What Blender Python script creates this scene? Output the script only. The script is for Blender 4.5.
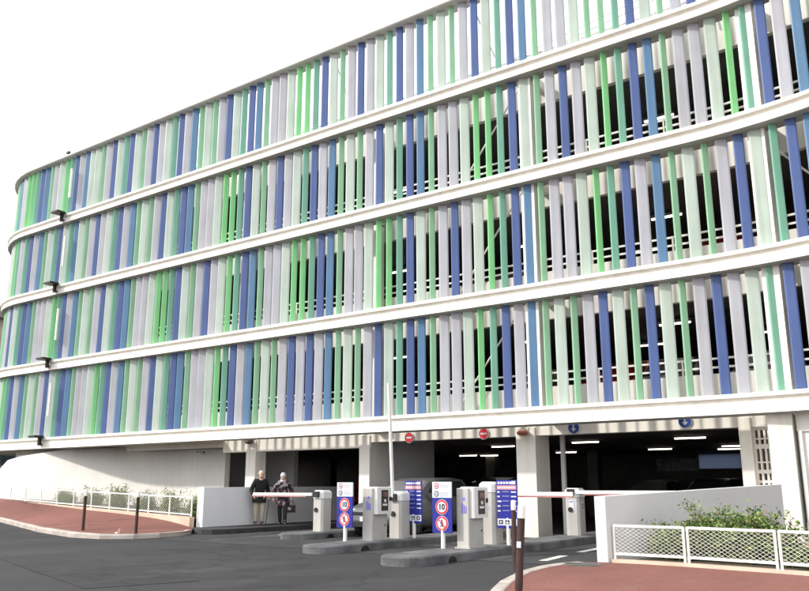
import bpy, bmesh, math, random
from mathutils import Vector, Matrix
R = math.radians
random.seed(7)
scn = bpy.context.scene
col = scn.collection
for o in list(bpy.data.objects):
    bpy.data.objects.remove(o)

# ------------------------------------------------------------------ camera, sky, sun, exposure
cam_d = bpy.data.cameras.new('camera'); cam = bpy.data.objects.new('camera', cam_d); col.objects.link(cam)
cam_d.sensor_width = 36; cam_d.lens = 36.36; cam_d.clip_end = 3000; cam_d.clip_start = .1
cam.location = (0, -17.77, 1.25)
cam.rotation_euler = (R(90 + 13.124), R(0.07), R(36.065))
scn.camera = cam

SUN_AZ, SUN_EL = R(-138), R(33)            # azimuth measured from +Y clockwise
sv = Vector((math.sin(SUN_AZ) * math.cos(SUN_EL), math.cos(SUN_AZ) * math.cos(SUN_EL), math.sin(SUN_EL)))
world = bpy.data.worlds.new('World'); scn.world = world; world.use_nodes = True
wn = world.node_tree.nodes; wl = world.node_tree.links; wn.clear()
wo = wn.new('ShaderNodeOutputWorld'); bg = wn.new('ShaderNodeBackground')
sky = wn.new('ShaderNodeTexSky'); sky.sky_type = 'NISHITA'; sky.sun_disc = False
sky.sun_elevation = SUN_EL; sky.sun_rotation = SUN_AZ; sky.air_density = 1.0; sky.dust_density = 4.0
tc = wn.new('ShaderNodeTexCoord'); nz = wn.new('ShaderNodeTexNoise'); nz.inputs['Scale'].default_value = 2.2; nz.inputs['Detail'].default_value = 6
rmp = wn.new('ShaderNodeValToRGB'); rmp.color_ramp.elements[0].position = .30; rmp.color_ramp.elements[0].color = (.70, .70, .70, 1)
rmp.color_ramp.elements[1].position = .62; rmp.color_ramp.elements[1].color = (1, 1, 1, 1)
mx = wn.new('ShaderNodeMix'); mx.data_type = 'RGBA'
mx.inputs[7].default_value = (8.4, 8.6, 8.9, 1)      # thin bright cloud cover over the blue
wl.new(tc.outputs['Generated'], nz.inputs['Vector']); wl.new(nz.outputs['Fac'], rmp.inputs['Fac'])
wl.new(rmp.outputs['Color'], mx.inputs[0]); wl.new(sky.outputs['Color'], mx.inputs[6])
wl.new(mx.outputs[2], bg.inputs['Color']); bg.inputs['Strength'].default_value = .15
wl.new(bg.outputs['Background'], wo.inputs['Surface'])

sun_d = bpy.data.lights.new('sun', 'SUN'); sun_d.energy = 2.35; sun_d.angle = R(2.5); sun_d.color = (1, .94, .85)
sun = bpy.data.objects.new('sun', sun_d); col.objects.link(sun); sun.rotation_euler = (-sv).to_track_quat('-Z', 'Y').to_euler()
sun.location = sv * 60
scn.view_settings.view_transform = 'Standard'; scn.view_settings.look = 'None'
scn.view_settings.gamma = 1; scn.view_settings.use_curve_mapping = False
scn.view_settings.exposure = .60
scn.render.engine = 'CYCLES'
scn.cycles.max_bounces = 6; scn.cycles.diffuse_bounces = 4
scn.cycles.use_denoising = True

# ------------------------------------------------------------------ materials
MATS = {}
def mat(name, c, rough=.6, var=.12, scale=3.0, bump=0.0, bscale=40, metal=0, spec=.4, streak=0.0, c2=None, detail=5):
    if name in MATS: return MATS[name]
    m = bpy.data.materials.new(name); m.use_nodes = True; n = m.node_tree.nodes; l = m.node_tree.links
    b = n['Principled BSDF']; b.inputs['Roughness'].default_value = rough; b.inputs['Metallic'].default_value = metal
    b.inputs['Specular IOR Level'].default_value = spec
    t = n.new('ShaderNodeTexCoord'); z = n.new('ShaderNodeTexNoise'); z.inputs['Scale'].default_value = scale; z.inputs['Detail'].default_value = detail
    l.new(t.outputs['Object'], z.inputs['Vector'])
    r = n.new('ShaderNodeValToRGB'); l.new(z.outputs['Fac'], r.inputs['Fac'])
    lo = [max(0, x * (1 - var)) for x in (c2 or c)]; hi = [min(1, x * (1 + var)) for x in c]
    r.color_ramp.elements[0].position = .35; r.color_ramp.elements[1].position = .65
    r.color_ramp.elements[0].color = (*lo, 1); r.color_ramp.elements[1].color = (*hi, 1)
    out = r.outputs['Color']
    if streak:
        mp = n.new('ShaderNodeMapping'); mp.inputs['Scale'].default_value = (6, 6, .35); l.new(t.outputs['Object'], mp.inputs['Vector'])
        z2 = n.new('ShaderNodeTexNoise'); z2.inputs['Scale'].default_value = 1.3; z2.inputs['Detail'].default_value = 7; l.new(mp.outputs['Vector'], z2.inputs['Vector'])
        r2 = n.new('ShaderNodeValToRGB'); r2.color_ramp.elements[0].position = .36; r2.color_ramp.elements[1].position = .58
        s = 1 - streak; r2.color_ramp.elements[0].color = (s, s * .985, s * .96, 1); r2.color_ramp.elements[1].color = (1, 1, 1, 1)
        l.new(z2.outputs['Fac'], r2.inputs['Fac'])
        x = n.new('ShaderNodeMix'); x.data_type = 'RGBA'; x.blend_type = 'MULTIPLY'; x.inputs[0].default_value = 1
        l.new(out, x.inputs[6]); l.new(r2.outputs['Color'], x.inputs[7]); out = x.outputs[2]
    l.new(out, b.inputs['Base Color'])
    if bump:
        z3 = n.new('ShaderNodeTexNoise'); z3.inputs['Scale'].default_value = bscale; z3.inputs['Detail'].default_value = 4
        l.new(t.outputs['Object'], z3.inputs['Vector'])
        bp = n.new('ShaderNodeBump'); bp.inputs['Strength'].default_value = bump; bp.inputs['Distance'].default_value = .02
        l.new(z3.outputs['Fac'], bp.inputs['Height']); l.new(bp.outputs['Normal'], b.inputs['Normal'])
    MATS[name] = m
    return m
def emat(name, c, s):
    m = bpy.data.materials.new(name); m.use_nodes = True
    b = m.node_tree.nodes['Principled BSDF']; b.inputs['Base Color'].default_value = (*c, 1)
    b.inputs['Emission Color'].default_value = (*c, 1); b.inputs['Emission Strength'].default_value = s
    MATS[name] = m; return m

WHITE = mat('white_paint', (.80, .77, .71), .55, .04, 1.2, streak=.07)
PARA = mat('parapet_concrete', (.72, .70, .66), .7, .06, 1.0, bump=.1, streak=.08)
STEEL = mat('white_steel', (.80, .78, .74), .4, .03, 2)
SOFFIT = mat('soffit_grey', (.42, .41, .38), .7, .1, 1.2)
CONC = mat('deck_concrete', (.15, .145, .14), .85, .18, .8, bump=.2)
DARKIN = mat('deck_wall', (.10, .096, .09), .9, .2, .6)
LOWW = mat('low_wall_paint', (.62, .615, .61), .75, .06, .7, bump=.15)
LOWV = mat('low_wall_white', (.76, .76, .77), .75, .05, .7, bump=.15)
DRUM = mat('drum_render', (.62, .60, .57), .8, .05, .8, bump=.12, streak=.03)
ALU = mat('grey_metal', (.45, .45, .45), .4, .05, 3, metal=.3)
BLACK = mat('black_metal', (.015, .014, .014), .5, .2, 5)
RUBBER = mat('tyre_rubber', (.02, .02, .02), .85, .2, 9)
BROWN = mat('bollard_brown', (.045, .022, .018), .55, .25, 8, streak=.2)
WCAP = mat('white_cap', (.78, .76, .72), .5, .07, 12)
MACH = mat('machine_grey', (.47, .455, .43), .45, .05, 3, streak=.05)
MACHD = mat('machine_white', (.74, .73, .71), .4, .03, 4)
SCREEN = mat('keypad_dark', (.05, .04, .04), .3, .3, 20)
SBLUE = mat('sign_blue', (.016, .020, .24), .4, .05, 4)
SWHITE = mat('sign_white', (.60, .63, .70), .4, .02, 4)
SRED = mat('sign_red', (.55, .03, .04), .4, .05, 4)
SPINK = mat('sign_pink', (.60, .24, .27), .4, .05, 4)
SBLACK = mat('sign_black', (.02, .02, .025), .4, .05, 4)
STK = mat('sticker_violet', (.22, .20, .66), .4, .05, 4)
ISL = mat('island_concrete', (.135, .135, .138), .85, .22, 2.2, bump=.4, bscale=25, c2=(.105, .105, .108))
KERB = mat('kerb_stone', (.42, .37, .33), .85, .18, 3, bump=.3)
PEACH = mat('fence_kerb', (.62, .47, .37), .85, .1, 2, bump=.2)
SOIL = mat('soil', (.10, .085, .06), .95, .3, 6, bump=.6)
GLASSD = mat('dark_glass', (.03, .04, .042), .06, .1, 3, spec=.7)
LAMP = emat('tube_light', (1, .91, .74), 3.2)
CHROME = mat('chrome', (.6, .6, .6), .2, .03, 3, metal=1)

FINC = {'N': ('navy blue', (.068, .108, .265)), 'S': ('steel blue', (.088, .18, .31)), 'L': ('lavender grey', (.375, .381, .415)),
        'M': ('pale mint', (.40, .47, .42)), 'g': ('soft green', (.29, .53, .335)), 'G': ('bright green', (.25, .62, .27)), 'T': ('teal green', (.20, .44, .32))}
FM = {k: mat('fin_' + v[0].replace(' ', '_'), tuple(min(.85, q * 1.10) for q in v[1]), .45, .05, 1.5, streak=.10, spec=.35) for k, v in FINC.items()}

# asphalt: patches, worn light streaks
def asphalt(name, c, pale, patch):
    m = bpy.data.materials.new(name); m.use_nodes = True; n = m.node_tree.nodes; l = m.node_tree.links; b = n['Principled BSDF']
    b.inputs['Roughness'].default_value = .85; b.inputs['Specular IOR Level'].default_value = .25
    t = n.new('ShaderNodeTexCoord')
    def noise(scale, det=6, rough=.6, sc=(1, 1, 1)):
        mp = n.new('ShaderNodeMapping'); mp.inputs['Scale'].default_value = sc; l.new(t.outputs['Object'], mp.inputs['Vector'])
        z = n.new('ShaderNodeTexNoise'); z.inputs['Scale'].default_value = scale; z.inputs['Detail'].default_value = det; z.inputs['Roughness'].default_value = rough
        l.new(mp.outputs['Vector'], z.inputs['Vector']); return z.outputs['Fac']
    def ramp(f, a, b_, ca, cb):
        r = n.new('ShaderNodeValToRGB'); r.color_ramp.elements[0].position = a; r.color_ramp.elements[1].position = b_
        r.color_ramp.elements[0].color = (*ca, 1); r.color_ramp.elements[1].color = (*cb, 1); l.new(f, r.inputs['Fac']); return r.outputs['Color']
    def mix(f, a, b_, bt='MIX'):
        x = n.new('ShaderNodeMix'); x.data_type = 'RGBA'; x.blend_type = bt
        if isinstance(f, float): x.inputs[0].default_value = f
        else: l.new(f, x.inputs[0])
        l.new(a, x.inputs[6]); l.new(b_, x.inputs[7]); return x.outputs[2]
    big = ramp(noise(.30, 8, .68, (1, .45, 1)), .36, .64, [v * .86 for v in c], [v * 1.28 for v in c])
    fine = ramp(noise(55, 3, .7), .3, .75, (.62, .62, .62), (1.25, 1.25, 1.25))
    col_ = mix(1.0, big, fine, 'MULTIPLY')
    mask = ramp(noise(.8, 9, .72, (1.4, .35, 1)), .56, .72, (0, 0, 0), (patch, patch, patch))
    pl = ramp(noise(9, 4), .3, .7, [v * .8 for v in pale], pale)
    col_ = mix(mask, col_, pl)
    vo = n.new('ShaderNodeTexVoronoi'); vo.feature = 'DISTANCE_TO_EDGE'; vo.inputs['Scale'].default_value = .33
    mpv = n.new('ShaderNodeMapping'); l.new(t.outputs['Object'], mpv.inputs['Vector']); zz = n.new('ShaderNodeTexNoise'); zz.inputs['Scale'].default_value = 1.6; zz.inputs['Detail'].default_value = 6
    l.new(t.outputs['Object'], zz.inputs['Vector']); va = n.new('ShaderNodeMix'); va.data_type = 'VECTOR'; va.inputs[0].default_value = .45
    l.new(mpv.outputs['Vector'], va.inputs[4]); l.new(zz.outputs['Color'], va.inputs[5]); l.new(va.outputs[1], vo.inputs['Vector'])
    crk = ramp(vo.outputs['Distance'], .0, .012, (.68, .68, .68), (1, 1, 1)); col_ = mix(1.0, col_, crk, 'MULTIPLY')
    l.new(col_, b.inputs['Base Color'])
    bp = n.new('ShaderNodeBump'); bp.inputs['Strength'].default_value = .35; bp.inputs['Distance'].default_value = .01
    l.new(noise(90, 2), bp.inputs['Height']); l.new(bp.outputs['Normal'], b.inputs['Normal'])
    MATS[name] = m; return m
ROAD = asphalt('road_asphalt', (.042, .0415, .044), (.13, .107, .104), .45)
LANE = asphalt('lane_asphalt', (.055, .054, .056), (.26, .25, .235), .75)
PAVE = asphalt('red_asphalt', (.225, .095, .077), (.31, .22, .19), .5)
GRND = mat('far_ground', (.10, .10, .095), .9, .2, .1)

# ------------------------------------------------------------------ mesh helpers
class MB:
    def __init__(s): s.v = []; s.f = []; s.m = []; s.sm = []
    def add(s, vs, fs, mi=0, smooth=False):
        b = len(s.v); s.v += [tuple(v) for v in vs]
        for f in fs: s.f.append([b + i for i in f]); s.m.append(mi); s.sm.append(smooth)
    def box(s, x0, x1, y0, y1, z0, z1, mi=0, bev=0):
        if bev > 0:
            b = bev; s.prism([(x0 + b, y0), (x1 - b, y0), (x1, y0 + b), (x1, y1 - b), (x1 - b, y1), (x0 + b, y1), (x0, y1 - b), (x0, y0 + b)], z0, z1 - b, mi, cap_top=False)
            lo = [(x0 + b, y0), (x1 - b, y0), (x1, y0 + b), (x1, y1 - b), (x1 - b, y1), (x0 + b, y1), (x0, y1 - b), (x0, y0 + b)]
            cx, cy = (x0 + x1) / 2, (y0 + y1) / 2; kx = 1 - 2 * b / (x1 - x0); ky = 1 - 2 * b / (y1 - y0)
            vs = [(x, y, z1 - b) for x, y in lo] + [(cx + (x - cx) * kx, cy + (y - cy) * ky, z1) for x, y in lo]
            s.add(vs, [(i, (i + 1) % 8, 8 + (i + 1) % 8, 8 + i) for i in range(8)] + [tuple(range(8, 16))], mi); return
        vs = [(x0, y0, z0), (x1, y0, z0), (x1, y1, z0), (x0, y1, z0), (x0, y0, z1), (x1, y0, z1), (x1, y1, z1), (x0, y1, z1)]
        s.add(vs, [(3, 2, 1, 0), (4, 5, 6, 7), (0, 1, 5, 4), (1, 2, 6, 5), (2, 3, 7, 6), (3, 0, 4, 7)], mi)
    def prism(s, pts, z0, z1, mi=0, cap_top=True, smooth=False):
        n = len(pts); zz0 = z0 if isinstance(z0, (list, tuple)) else [z0] * n; zz1 = z1 if isinstance(z1, (list, tuple)) else [z1] * n
        vs = [(p[0], p[1], zz0[i]) for i, p in enumerate(pts)] + [(p[0], p[1], zz1[i]) for i, p in enumerate(pts)]
        s.add(vs, [(i, (i + 1) % n, n + (i + 1) % n, n + i) for i in range(n)], mi, smooth)
        s.add(vs, [tuple(range(n - 1, -1, -1))] + ([tuple(range(n, 2 * n))] if cap_top else []), mi)
    def tube(s, path, r, k=8, mi=0, smooth=True):
        path = [Vector(p) for p in path]; rr = r if isinstance(r, (list, tuple)) else [r] * len(path); rings = []
        for i, p in enumerate(path):
            d = (path[min(i + 1, len(path) - 1)] - path[max(i - 1, 0)]).normalized()
            a = Vector((0, 0, 1)) if abs(d.z) < .9 else Vector((1, 0, 0)); u = d.cross(a).normalized(); w = d.cross(u)
            rings.append([p + (u * math.cos(2 * math.pi * j / k) + w * math.sin(2 * math.pi * j / k)) * rr[i] for j in range(k)])
        vs = [q for g in rings for q in g]; n = len(path)
        s.add(vs, [(i * k + j, i * k + (j + 1) % k, (i + 1) * k + (j + 1) % k, (i + 1) * k + j) for i in range(n - 1) for j in range(k)], mi, smooth)
        s.add(vs, [tuple(range(k - 1, -1, -1)), tuple((n - 1) * k + j for j in range(k))], mi)
    def sweep(s, prof, path, mi=0, closed=True, caps=True):
        """prof: (off, z) ; path: list of (fn(off)->xy)"""
        n = len(prof); vs = []
        for fn in path:
            for (o, z) in prof:
                x, y = fn(o); vs.append((x, y, z))
        m = len(path)
        s.add(vs, [(i * n + j, i * n + (j + 1) % n, (i + 1) * n + (j + 1) % n, (i + 1) * n + j) for i in range(m - 1) for j in range(n if closed else n - 1)], mi)
        if caps: s.add(vs, [tuple(range(n - 1, -1, -1)), tuple((m - 1) * n + j for j in range(n))], mi)
    def bar(s, a, b, w, h, mi=0, up=(0, 0, 1)):
        a = Vector(a); b = Vector(b); d = (b - a).normalized(); u = Vector(up)
        if abs(d.dot(u)) > .95: u = Vector((0, 1, 0))
        x = d.cross(u).normalized() * w / 2; z = x.cross(d).normalized() * h / 2
        vs = [a - x - z, a + x - z, a + x + z, a - x + z, b - x - z, b + x - z, b + x + z, b - x + z]
        s.add(vs, [(0, 1, 2, 3), (7, 6, 5, 4), (0, 4, 5, 1), (1, 5, 6, 2), (2, 6, 7, 3), (3, 7, 4, 0)], mi)
    def disc(s, c, r, axis, th, mi=0, k=28, r2=None):
        c = Vector(c); a = Vector(axis).normalized(); u = a.cross(Vector((0, 0, 1))).normalized(); w = u.cross(a)
        s.tube([c, c + a * th], r, k, mi, smooth=False)
    def ball(s, c, r, k=10, mi=0, sc=(1, 1, 1)):
        vs = [(c[0], c[1], c[2] + r * sc[2])]; rows = k // 2
        for i in range(1, rows):
            th = math.pi * i / rows
            for j in range(k):
                ph = 2 * math.pi * j / k; vs.append((c[0] + r * sc[0] * math.sin(th) * math.cos(ph), c[1] + r * sc[1] * math.sin(th) * math.sin(ph), c[2] + r * sc[2] * math.cos(th)))
        vs.append((c[0], c[1], c[2] - r * sc[2])); L = len(vs) - 1; fs = []
        for j in range(k): fs.append((0, 1 + j, 1 + (j + 1) % k)); fs.append((L, 1 + (rows - 2) * k + (j + 1) % k, 1 + (rows - 2) * k + j))
        for i in range(rows - 2):
            for j in range(k): fs.append((1 + i * k + j, 1 + (i + 1) * k + j, 1 + (i + 1) * k + (j + 1) % k, 1 + i * k + (j + 1) % k))
        s.add(vs, fs, mi, True)
    def build(s, name, mats, parent=None, fixn=True, bevel=0, kind=None, label=None):
        me = bpy.data.meshes.new(name); me.from_pydata(s.v, [], s.f)
        for m in (mats if isinstance(mats, (list, tuple)) else [mats]): me.materials.append(m)
        for p, mi, sm in zip(me.polygons, s.m, s.sm): p.material_index = mi; p.use_smooth = sm
        if fixn:
            bm = bmesh.new(); bm.from_mesh(me); bmesh.ops.recalc_face_normals(bm, faces=bm.faces); bm.to_mesh(me); bm.free()
        me.update()
        o = bpy.data.objects.new(name, me); col.objects.link(o)
        if parent: o.parent = parent
        if bevel:
            b = o.modifiers.new('edge', 'BEVEL'); b.width = bevel; b.segments = 2; b.limit_method = 'ANGLE'; b.angle_limit = R(40)
        if kind: o['kind'] = kind
        if label: o['label'] = label
        return o
def tag(o, label, cat, group=None):
    o['label'] = label; o['category'] = cat
    if group: o['group'] = group
    return o
def thing(name, label, cat, loc=(0, 0, 0), rz=0, group=None):
    o = bpy.data.objects.new(name, None); col.objects.link(o); o.location = loc; o.rotation_euler = (0, 0, rz); o.empty_display_size = .2
    return tag(o, label, cat, group)
def copy_tree(o, parent=None):
    c = o.copy(); col.objects.link(c); c.parent = parent
    for ch in list(o.children): copy_tree(ch, c)
    return c
def text_mb(mb, txt, size, org, ux, uz, mi, bold=.02, depth=.002):
    """letters as geometry, laid in the plane spanned by ux (reading direction) and uz (up)"""
    cu = bpy.data.curves.new('glyph', 'FONT'); cu.body = txt; cu.size = size; cu.align_x = 'CENTER'; cu.align_y = 'CENTER'; cu.offset = bold * size; cu.extrude = depth
    o = bpy.data.objects.new('glyph', cu); col.objects.link(o)
    dg = bpy.context.evaluated_depsgraph_get(); me = bpy.data.meshes.new_from_object(o.evaluated_get(dg))
    ux = Vector(ux); uz = Vector(uz); n = ux.cross(uz); org = Vector(org)
    mb.add([org + ux * v.co.x + uz * v.co.y + n * v.co.z for v in me.vertices], [tuple(p.vertices) for p in me.polygons], mi)
    bpy.data.objects.remove(o); bpy.data.meshes.remove(me)

# ------------------------------------------------------------------ facade path: long straight run, round left end, hollow bend at right
def PF(u, off=0.0):
    if u < -33:
        a = (-33 - u) / 5
        if a <= math.pi / 2: return (-33 - (5 + off) * math.sin(a), 5 - (5 + off) * math.cos(a))
        return (-38 - off, 5 + (a - math.pi / 2) * 5)
    if u <= -5: return (u, -off)
    a = (u + 5) / 11
    return (-5 + (11 - off) * math.sin(a), -11 + (11 - off) * math.cos(a))
def TAN(u):
    a = PF(u - .01); b = PF(u + .01); return Vector((b[0] - a[0], b[1] - a[1], 0)).normalized()
U0, U1 = -55.0, 5.5
def upath(u0, u1, step=.6):
    us = [u0]
    k = [u for u in (-33.0, -5.0) if u0 < u < u1]
    x = u0
    while x < u1 - 1e-6:
        n = x + (step if (x < -33 + .01 or x >= -5) else 4.0)
        for q in k:
            if x < q - 1e-6 < n: n = q
        x = min(n, u1); us.append(x)
    return us
def fpath(u0, u1): return [(lambda off, u=u: PF(u, off)) for u in upath(u0, u1)]

# ------------------------------------------------------------------ ground, road, pavements
def road_z(x): return .03 * max(0.0, -19.3 - x) if x > -60 else .03 * 40.7
g = MB(); g.add([(-900, -900, -.06), (900, -900, -.06), (900, 900, -.06), (-900, 900, -.06)], [(0, 1, 2, 3)])
o = g.build('ground', GRND); o['kind'] = 'structure'
g = MB(); xs = [-110, -60, -50, -40, -35, -30, -27, -25, -23, -21.5, -20.3, -19.3, -15, -10, -5, 0, 10, 25]; ys = [-60, -30, -15, -8, -4, 0, 20.2]
vs = [(x, y, road_z(x)) for y in ys for x in xs]; nx = len(xs)
g.add(vs, [(j * nx + i, j * nx + i + 1, (j + 1) * nx + i + 1, (j + 1) * nx + i) for j in range(len(ys) - 1) for i in range(nx - 1)])
o = g.build('road', ROAD); o['kind'] = 'structure'
g = MB(); g.add([(-16.9, -4.6, .004), (-5.9, -5.2, .004), (-4.4, 12, .004), (-20.4, 12, .004), (-20.3, 1, .004), (-18.3, -2.2, .004)], [(0, 1, 2, 3, 4, 5)])
o = g.build('lane_paving', LANE); o['kind'] = 'structure'
g = MB(); g.add([(-15.2, -9.6, .004), (-9.6, -11.4, .004), (-9.1, -10.0, .004), (-14.6, -8.3, .004)], [(0, 1, 2, 3)])
o = g.build('road_patch', asphalt('patch_asphalt', (.038, .0375, .040), (.11, .098, .095), .4)); o['kind'] = 'structure'
# worn white lane lines
PAINT = mat('road_paint', (.62, .60, .56), .8, .25, 6)
def stripe(a, b, w, z=.008):
    g = MB(); a = Vector((*a, z)); b = Vector((*b, z)); d = (b - a).normalized(); n = Vector((-d.y, d.x, 0)) * w / 2
    g.add([a - n, b - n, b + n, a + n], [(0, 1, 2, 3)]); o = g.build('lane_marking', PAINT); o['kind'] = 'structure'; return o
stripe((-6.68, -4.6), (-6.85, -3.4), .16); stripe((-6.95, -2.5), (-7.05, -1.2), .16); stripe((-15.7, -1.7), (-16.3, -.2), .22)

# left pavement (red), climbing to the left
kl = [(-60, 6.0, 1.3), (-40, -.6, .75), (-29.0, -3.0, .42), (-25.56, -3.95, .31), (-23.25, -4.59, .23), (-21.25, -5.15, .17), (-19.43, -5.40, .12), (-18.22, -5.36, .10), (-17.57, -4.86, .10), (-17.42, -4.20, .10), (-17.55, -3.5, .10), (-17.75, -3.05, .10), (-17.98, -2.74, .11)]
bk = [(-60, 9.0, 1.75), (-40, -2.08, 1.16), (-33, -2.08, .98), (-28.4, -2.08, .80), (-25.5, -2.08, .62), (-23.7, -2.08, .52), (-22.2, -2.08, .45), (-21.0, -2.08, .38), (-20.3, -2.08, .33), (-19.8, -2.08, .28), (-19.3, -2.08, .21), (-19.0, -2.08, .16), (-18.76, -2.08, .125)]
g = MB(); N = len(kl); K = 8; vs = []
for (a, b) in zip(kl, bk):
    for j in range(K + 1):
        t = j / K; vs.append(tuple(a[i] * (1 - t) + b[i] * t for i in range(3)))
g.add(vs, [(i * (K + 1) + j, (i + 1) * (K + 1) + j, (i + 1) * (K + 1) + j + 1, i * (K + 1) + j + 1) for i in range(N - 1) for j in range(K)], 0, True)
o = g.build('pavement', PAVE); o['kind'] = 'structure'
def kerb(pts, w, h, side=1):
    g = MB(); n = len(pts); P = [Vector(p) for p in pts]; vs = []
    for i, p in enumerate(P):
        d = (P[min(i + 1, n - 1)] - P[max(i - 1, 0)]); d.z = 0; d.normalize(); q = Vector((-d.y, d.x, 0)) * side
        c = .02
        for (o_, z) in ((0, -h), (0, -c), (c, .012), (w - c, .012), (w, .004), (w, -h)): vs.append((p.x + q.x * o_, p.y + q.y * o_, p.z + z))
    g.add(vs, [(i * 6 + j, i * 6 + (j + 1) % 6, (i + 1) * 6 + (j + 1) % 6, (i + 1) * 6 + j) for i in range(n - 1) for j in range(6)])
    g.add(vs, [(0, 1, 2, 3, 4, 5), tuple((n - 1) * 6 + j for j in range(6))])
    o = g.build('kerb', KERB); o['kind'] = 'structure'; return o
kerb([(x, y - .03, z) for x, y, z in kl], .20, .25, 1)
# right pavement (red)
rk = [(-3.2, -14.5), (-4.3, -10.6), (-4.85, -9.49), (-5.2, -8.66), (-5.57, -7.46), (-5.68, -6.66), (-5.66, -6.16), (-5.54, -5.72)]
g = MB(); pts = rk + [(-5.24, -5.50), (-4.6, -5.46), (-3.96, -5.50), (-2.67, -5.72), (-1.0, -6.1), (3, -7), (14, -12), (14, -30), (2, -30)]
g.add([(x, y, .12) for x, y in pts], [tuple(range(len(pts)))])
o = g.build('pavement', PAVE); o['kind'] = 'structure'
kerb([(x - .02, y, .12) for x, y in rk], .16, .2, -1)
g = MB(); g.disc((-5.33, -6.05, .122), .30, (0, 0, 1), .006, 0, 20); g.disc((-5.33, -6.05, .128), .24, (0, 0, 1), .004, 1, 20)
o = g.build('manhole_cover', [mat('cobble_grey', (.16, .15, .14), .9, .3, 14, bump=.5), mat('cast_iron', (.10, .095, .09), .7, .3, 20)]); tag(o, 'round grey manhole cover set in the red paving beside the kerb', 'manhole cover')

# ------------------------------------------------------------------ the car park building
DECK = [3.08, 6.08, 9.12, 12.10]; BTM = [2.67, 5.70, 8.76, 11.75]; ROOFZ = 14.74
bld = thing('car_park_building', 'long white multi storey car park screened by green, blue and lavender vertical fins', 'building', (-15, 0, 0))
bld.location = (0, 0, 0)
# floor beams
for zt, zb in zip(DECK, BTM):
    m = MB(); h = zt - zb
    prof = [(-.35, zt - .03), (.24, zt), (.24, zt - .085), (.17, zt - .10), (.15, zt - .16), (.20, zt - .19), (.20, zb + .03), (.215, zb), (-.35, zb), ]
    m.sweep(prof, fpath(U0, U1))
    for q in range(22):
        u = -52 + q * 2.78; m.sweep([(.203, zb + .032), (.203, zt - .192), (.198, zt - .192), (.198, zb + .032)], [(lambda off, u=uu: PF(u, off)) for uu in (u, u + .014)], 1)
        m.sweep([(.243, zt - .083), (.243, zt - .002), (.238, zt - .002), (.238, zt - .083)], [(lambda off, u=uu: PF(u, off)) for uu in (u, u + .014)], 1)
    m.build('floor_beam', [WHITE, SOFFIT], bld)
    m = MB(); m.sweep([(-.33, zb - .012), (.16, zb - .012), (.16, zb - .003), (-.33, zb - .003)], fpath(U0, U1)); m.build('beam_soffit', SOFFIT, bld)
m = MB(); m.sweep([(-.36, ROOFZ - .05), (-.36, ROOFZ + .03), (.22, ROOFZ + .03), (.22, ROOFZ - .02), (.19, ROOFZ - .05)], fpath(U0, U1)); m.build('roof_edge', mat('roof_edge_grey', (.62, .60, .56), .6, .08, 2), bld)
# decks
def deck_poly(off, back):
    p = [PF(u, off) for u in upath(U0, U1)]
    return p + [(U1 + 2.5, back), (PF(U0, off)[0], back)]
for i, (zt, zb) in enumerate(zip(DECK, BTM)):
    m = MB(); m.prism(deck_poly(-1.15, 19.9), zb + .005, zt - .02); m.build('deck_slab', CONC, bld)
    m = MB(); pb = zt - .64 if i else 2.52; m.sweep([(-1.13, pb), (-1.13, zt + .62), (-1.28, zt + .62), (-1.28, pb)], fpath(U0, U1)); pr = m.build('parapet', PARA, bld)
    m = MB()
    for h in (.77, .97): m.sweep([(-1.18, zt + h - .022), (-1.18, zt + h + .022), (-1.225, zt + h + .022), (-1.225, zt + h - .022)], fpath(U0, U1))
    u = -53.0
    while u < U1:
        x, y = PF(u, -1.205); m.box(x - .02, x + .02, y - .02, y + .02, zt + .6, zt + 1.0); u += 2.05
    m.build('guard_rail', STEEL, pr)
# back and end walls (opening at ground level towards the daylight behind)
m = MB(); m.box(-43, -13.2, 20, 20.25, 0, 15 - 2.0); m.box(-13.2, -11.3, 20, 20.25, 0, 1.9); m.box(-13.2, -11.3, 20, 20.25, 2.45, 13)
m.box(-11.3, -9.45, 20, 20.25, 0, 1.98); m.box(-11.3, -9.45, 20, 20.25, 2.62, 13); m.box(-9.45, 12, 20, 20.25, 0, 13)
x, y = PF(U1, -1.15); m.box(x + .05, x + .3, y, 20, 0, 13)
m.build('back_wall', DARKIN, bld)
bw = bpy.data.materials.new('frosted_glass'); bw.use_nodes = True; n_ = bw.node_tree.nodes; n_.clear(); oo = n_.new('ShaderNodeOutputMaterial'); tr = n_.new('ShaderNodeBsdfTranslucent'); tr.inputs['Color'].default_value = (.26, .285, .35, 1); bw.node_tree.links.new(tr.outputs[0], oo.inputs[0])
m = MB(); m.box(-11.31, -9.44, 20.10, 20.12, 1.97, 2.63); m.build('window', bw, bld)
m = MB(); m.box(-13.22, -11.28, 20.03, 20.08, 1.88, 2.47); m.build('window', mat('dusty_glass', (.18, .20, .20), .3, .4, 4), bld)
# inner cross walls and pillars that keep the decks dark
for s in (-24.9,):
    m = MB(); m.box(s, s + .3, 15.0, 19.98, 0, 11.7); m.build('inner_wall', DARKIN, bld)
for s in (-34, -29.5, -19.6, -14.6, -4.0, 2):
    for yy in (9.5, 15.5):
        m = MB(); m.box(s, s + .45, yy, yy + .5, 0, 11.7); m.build('pillar', DARKIN, bld)
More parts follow.
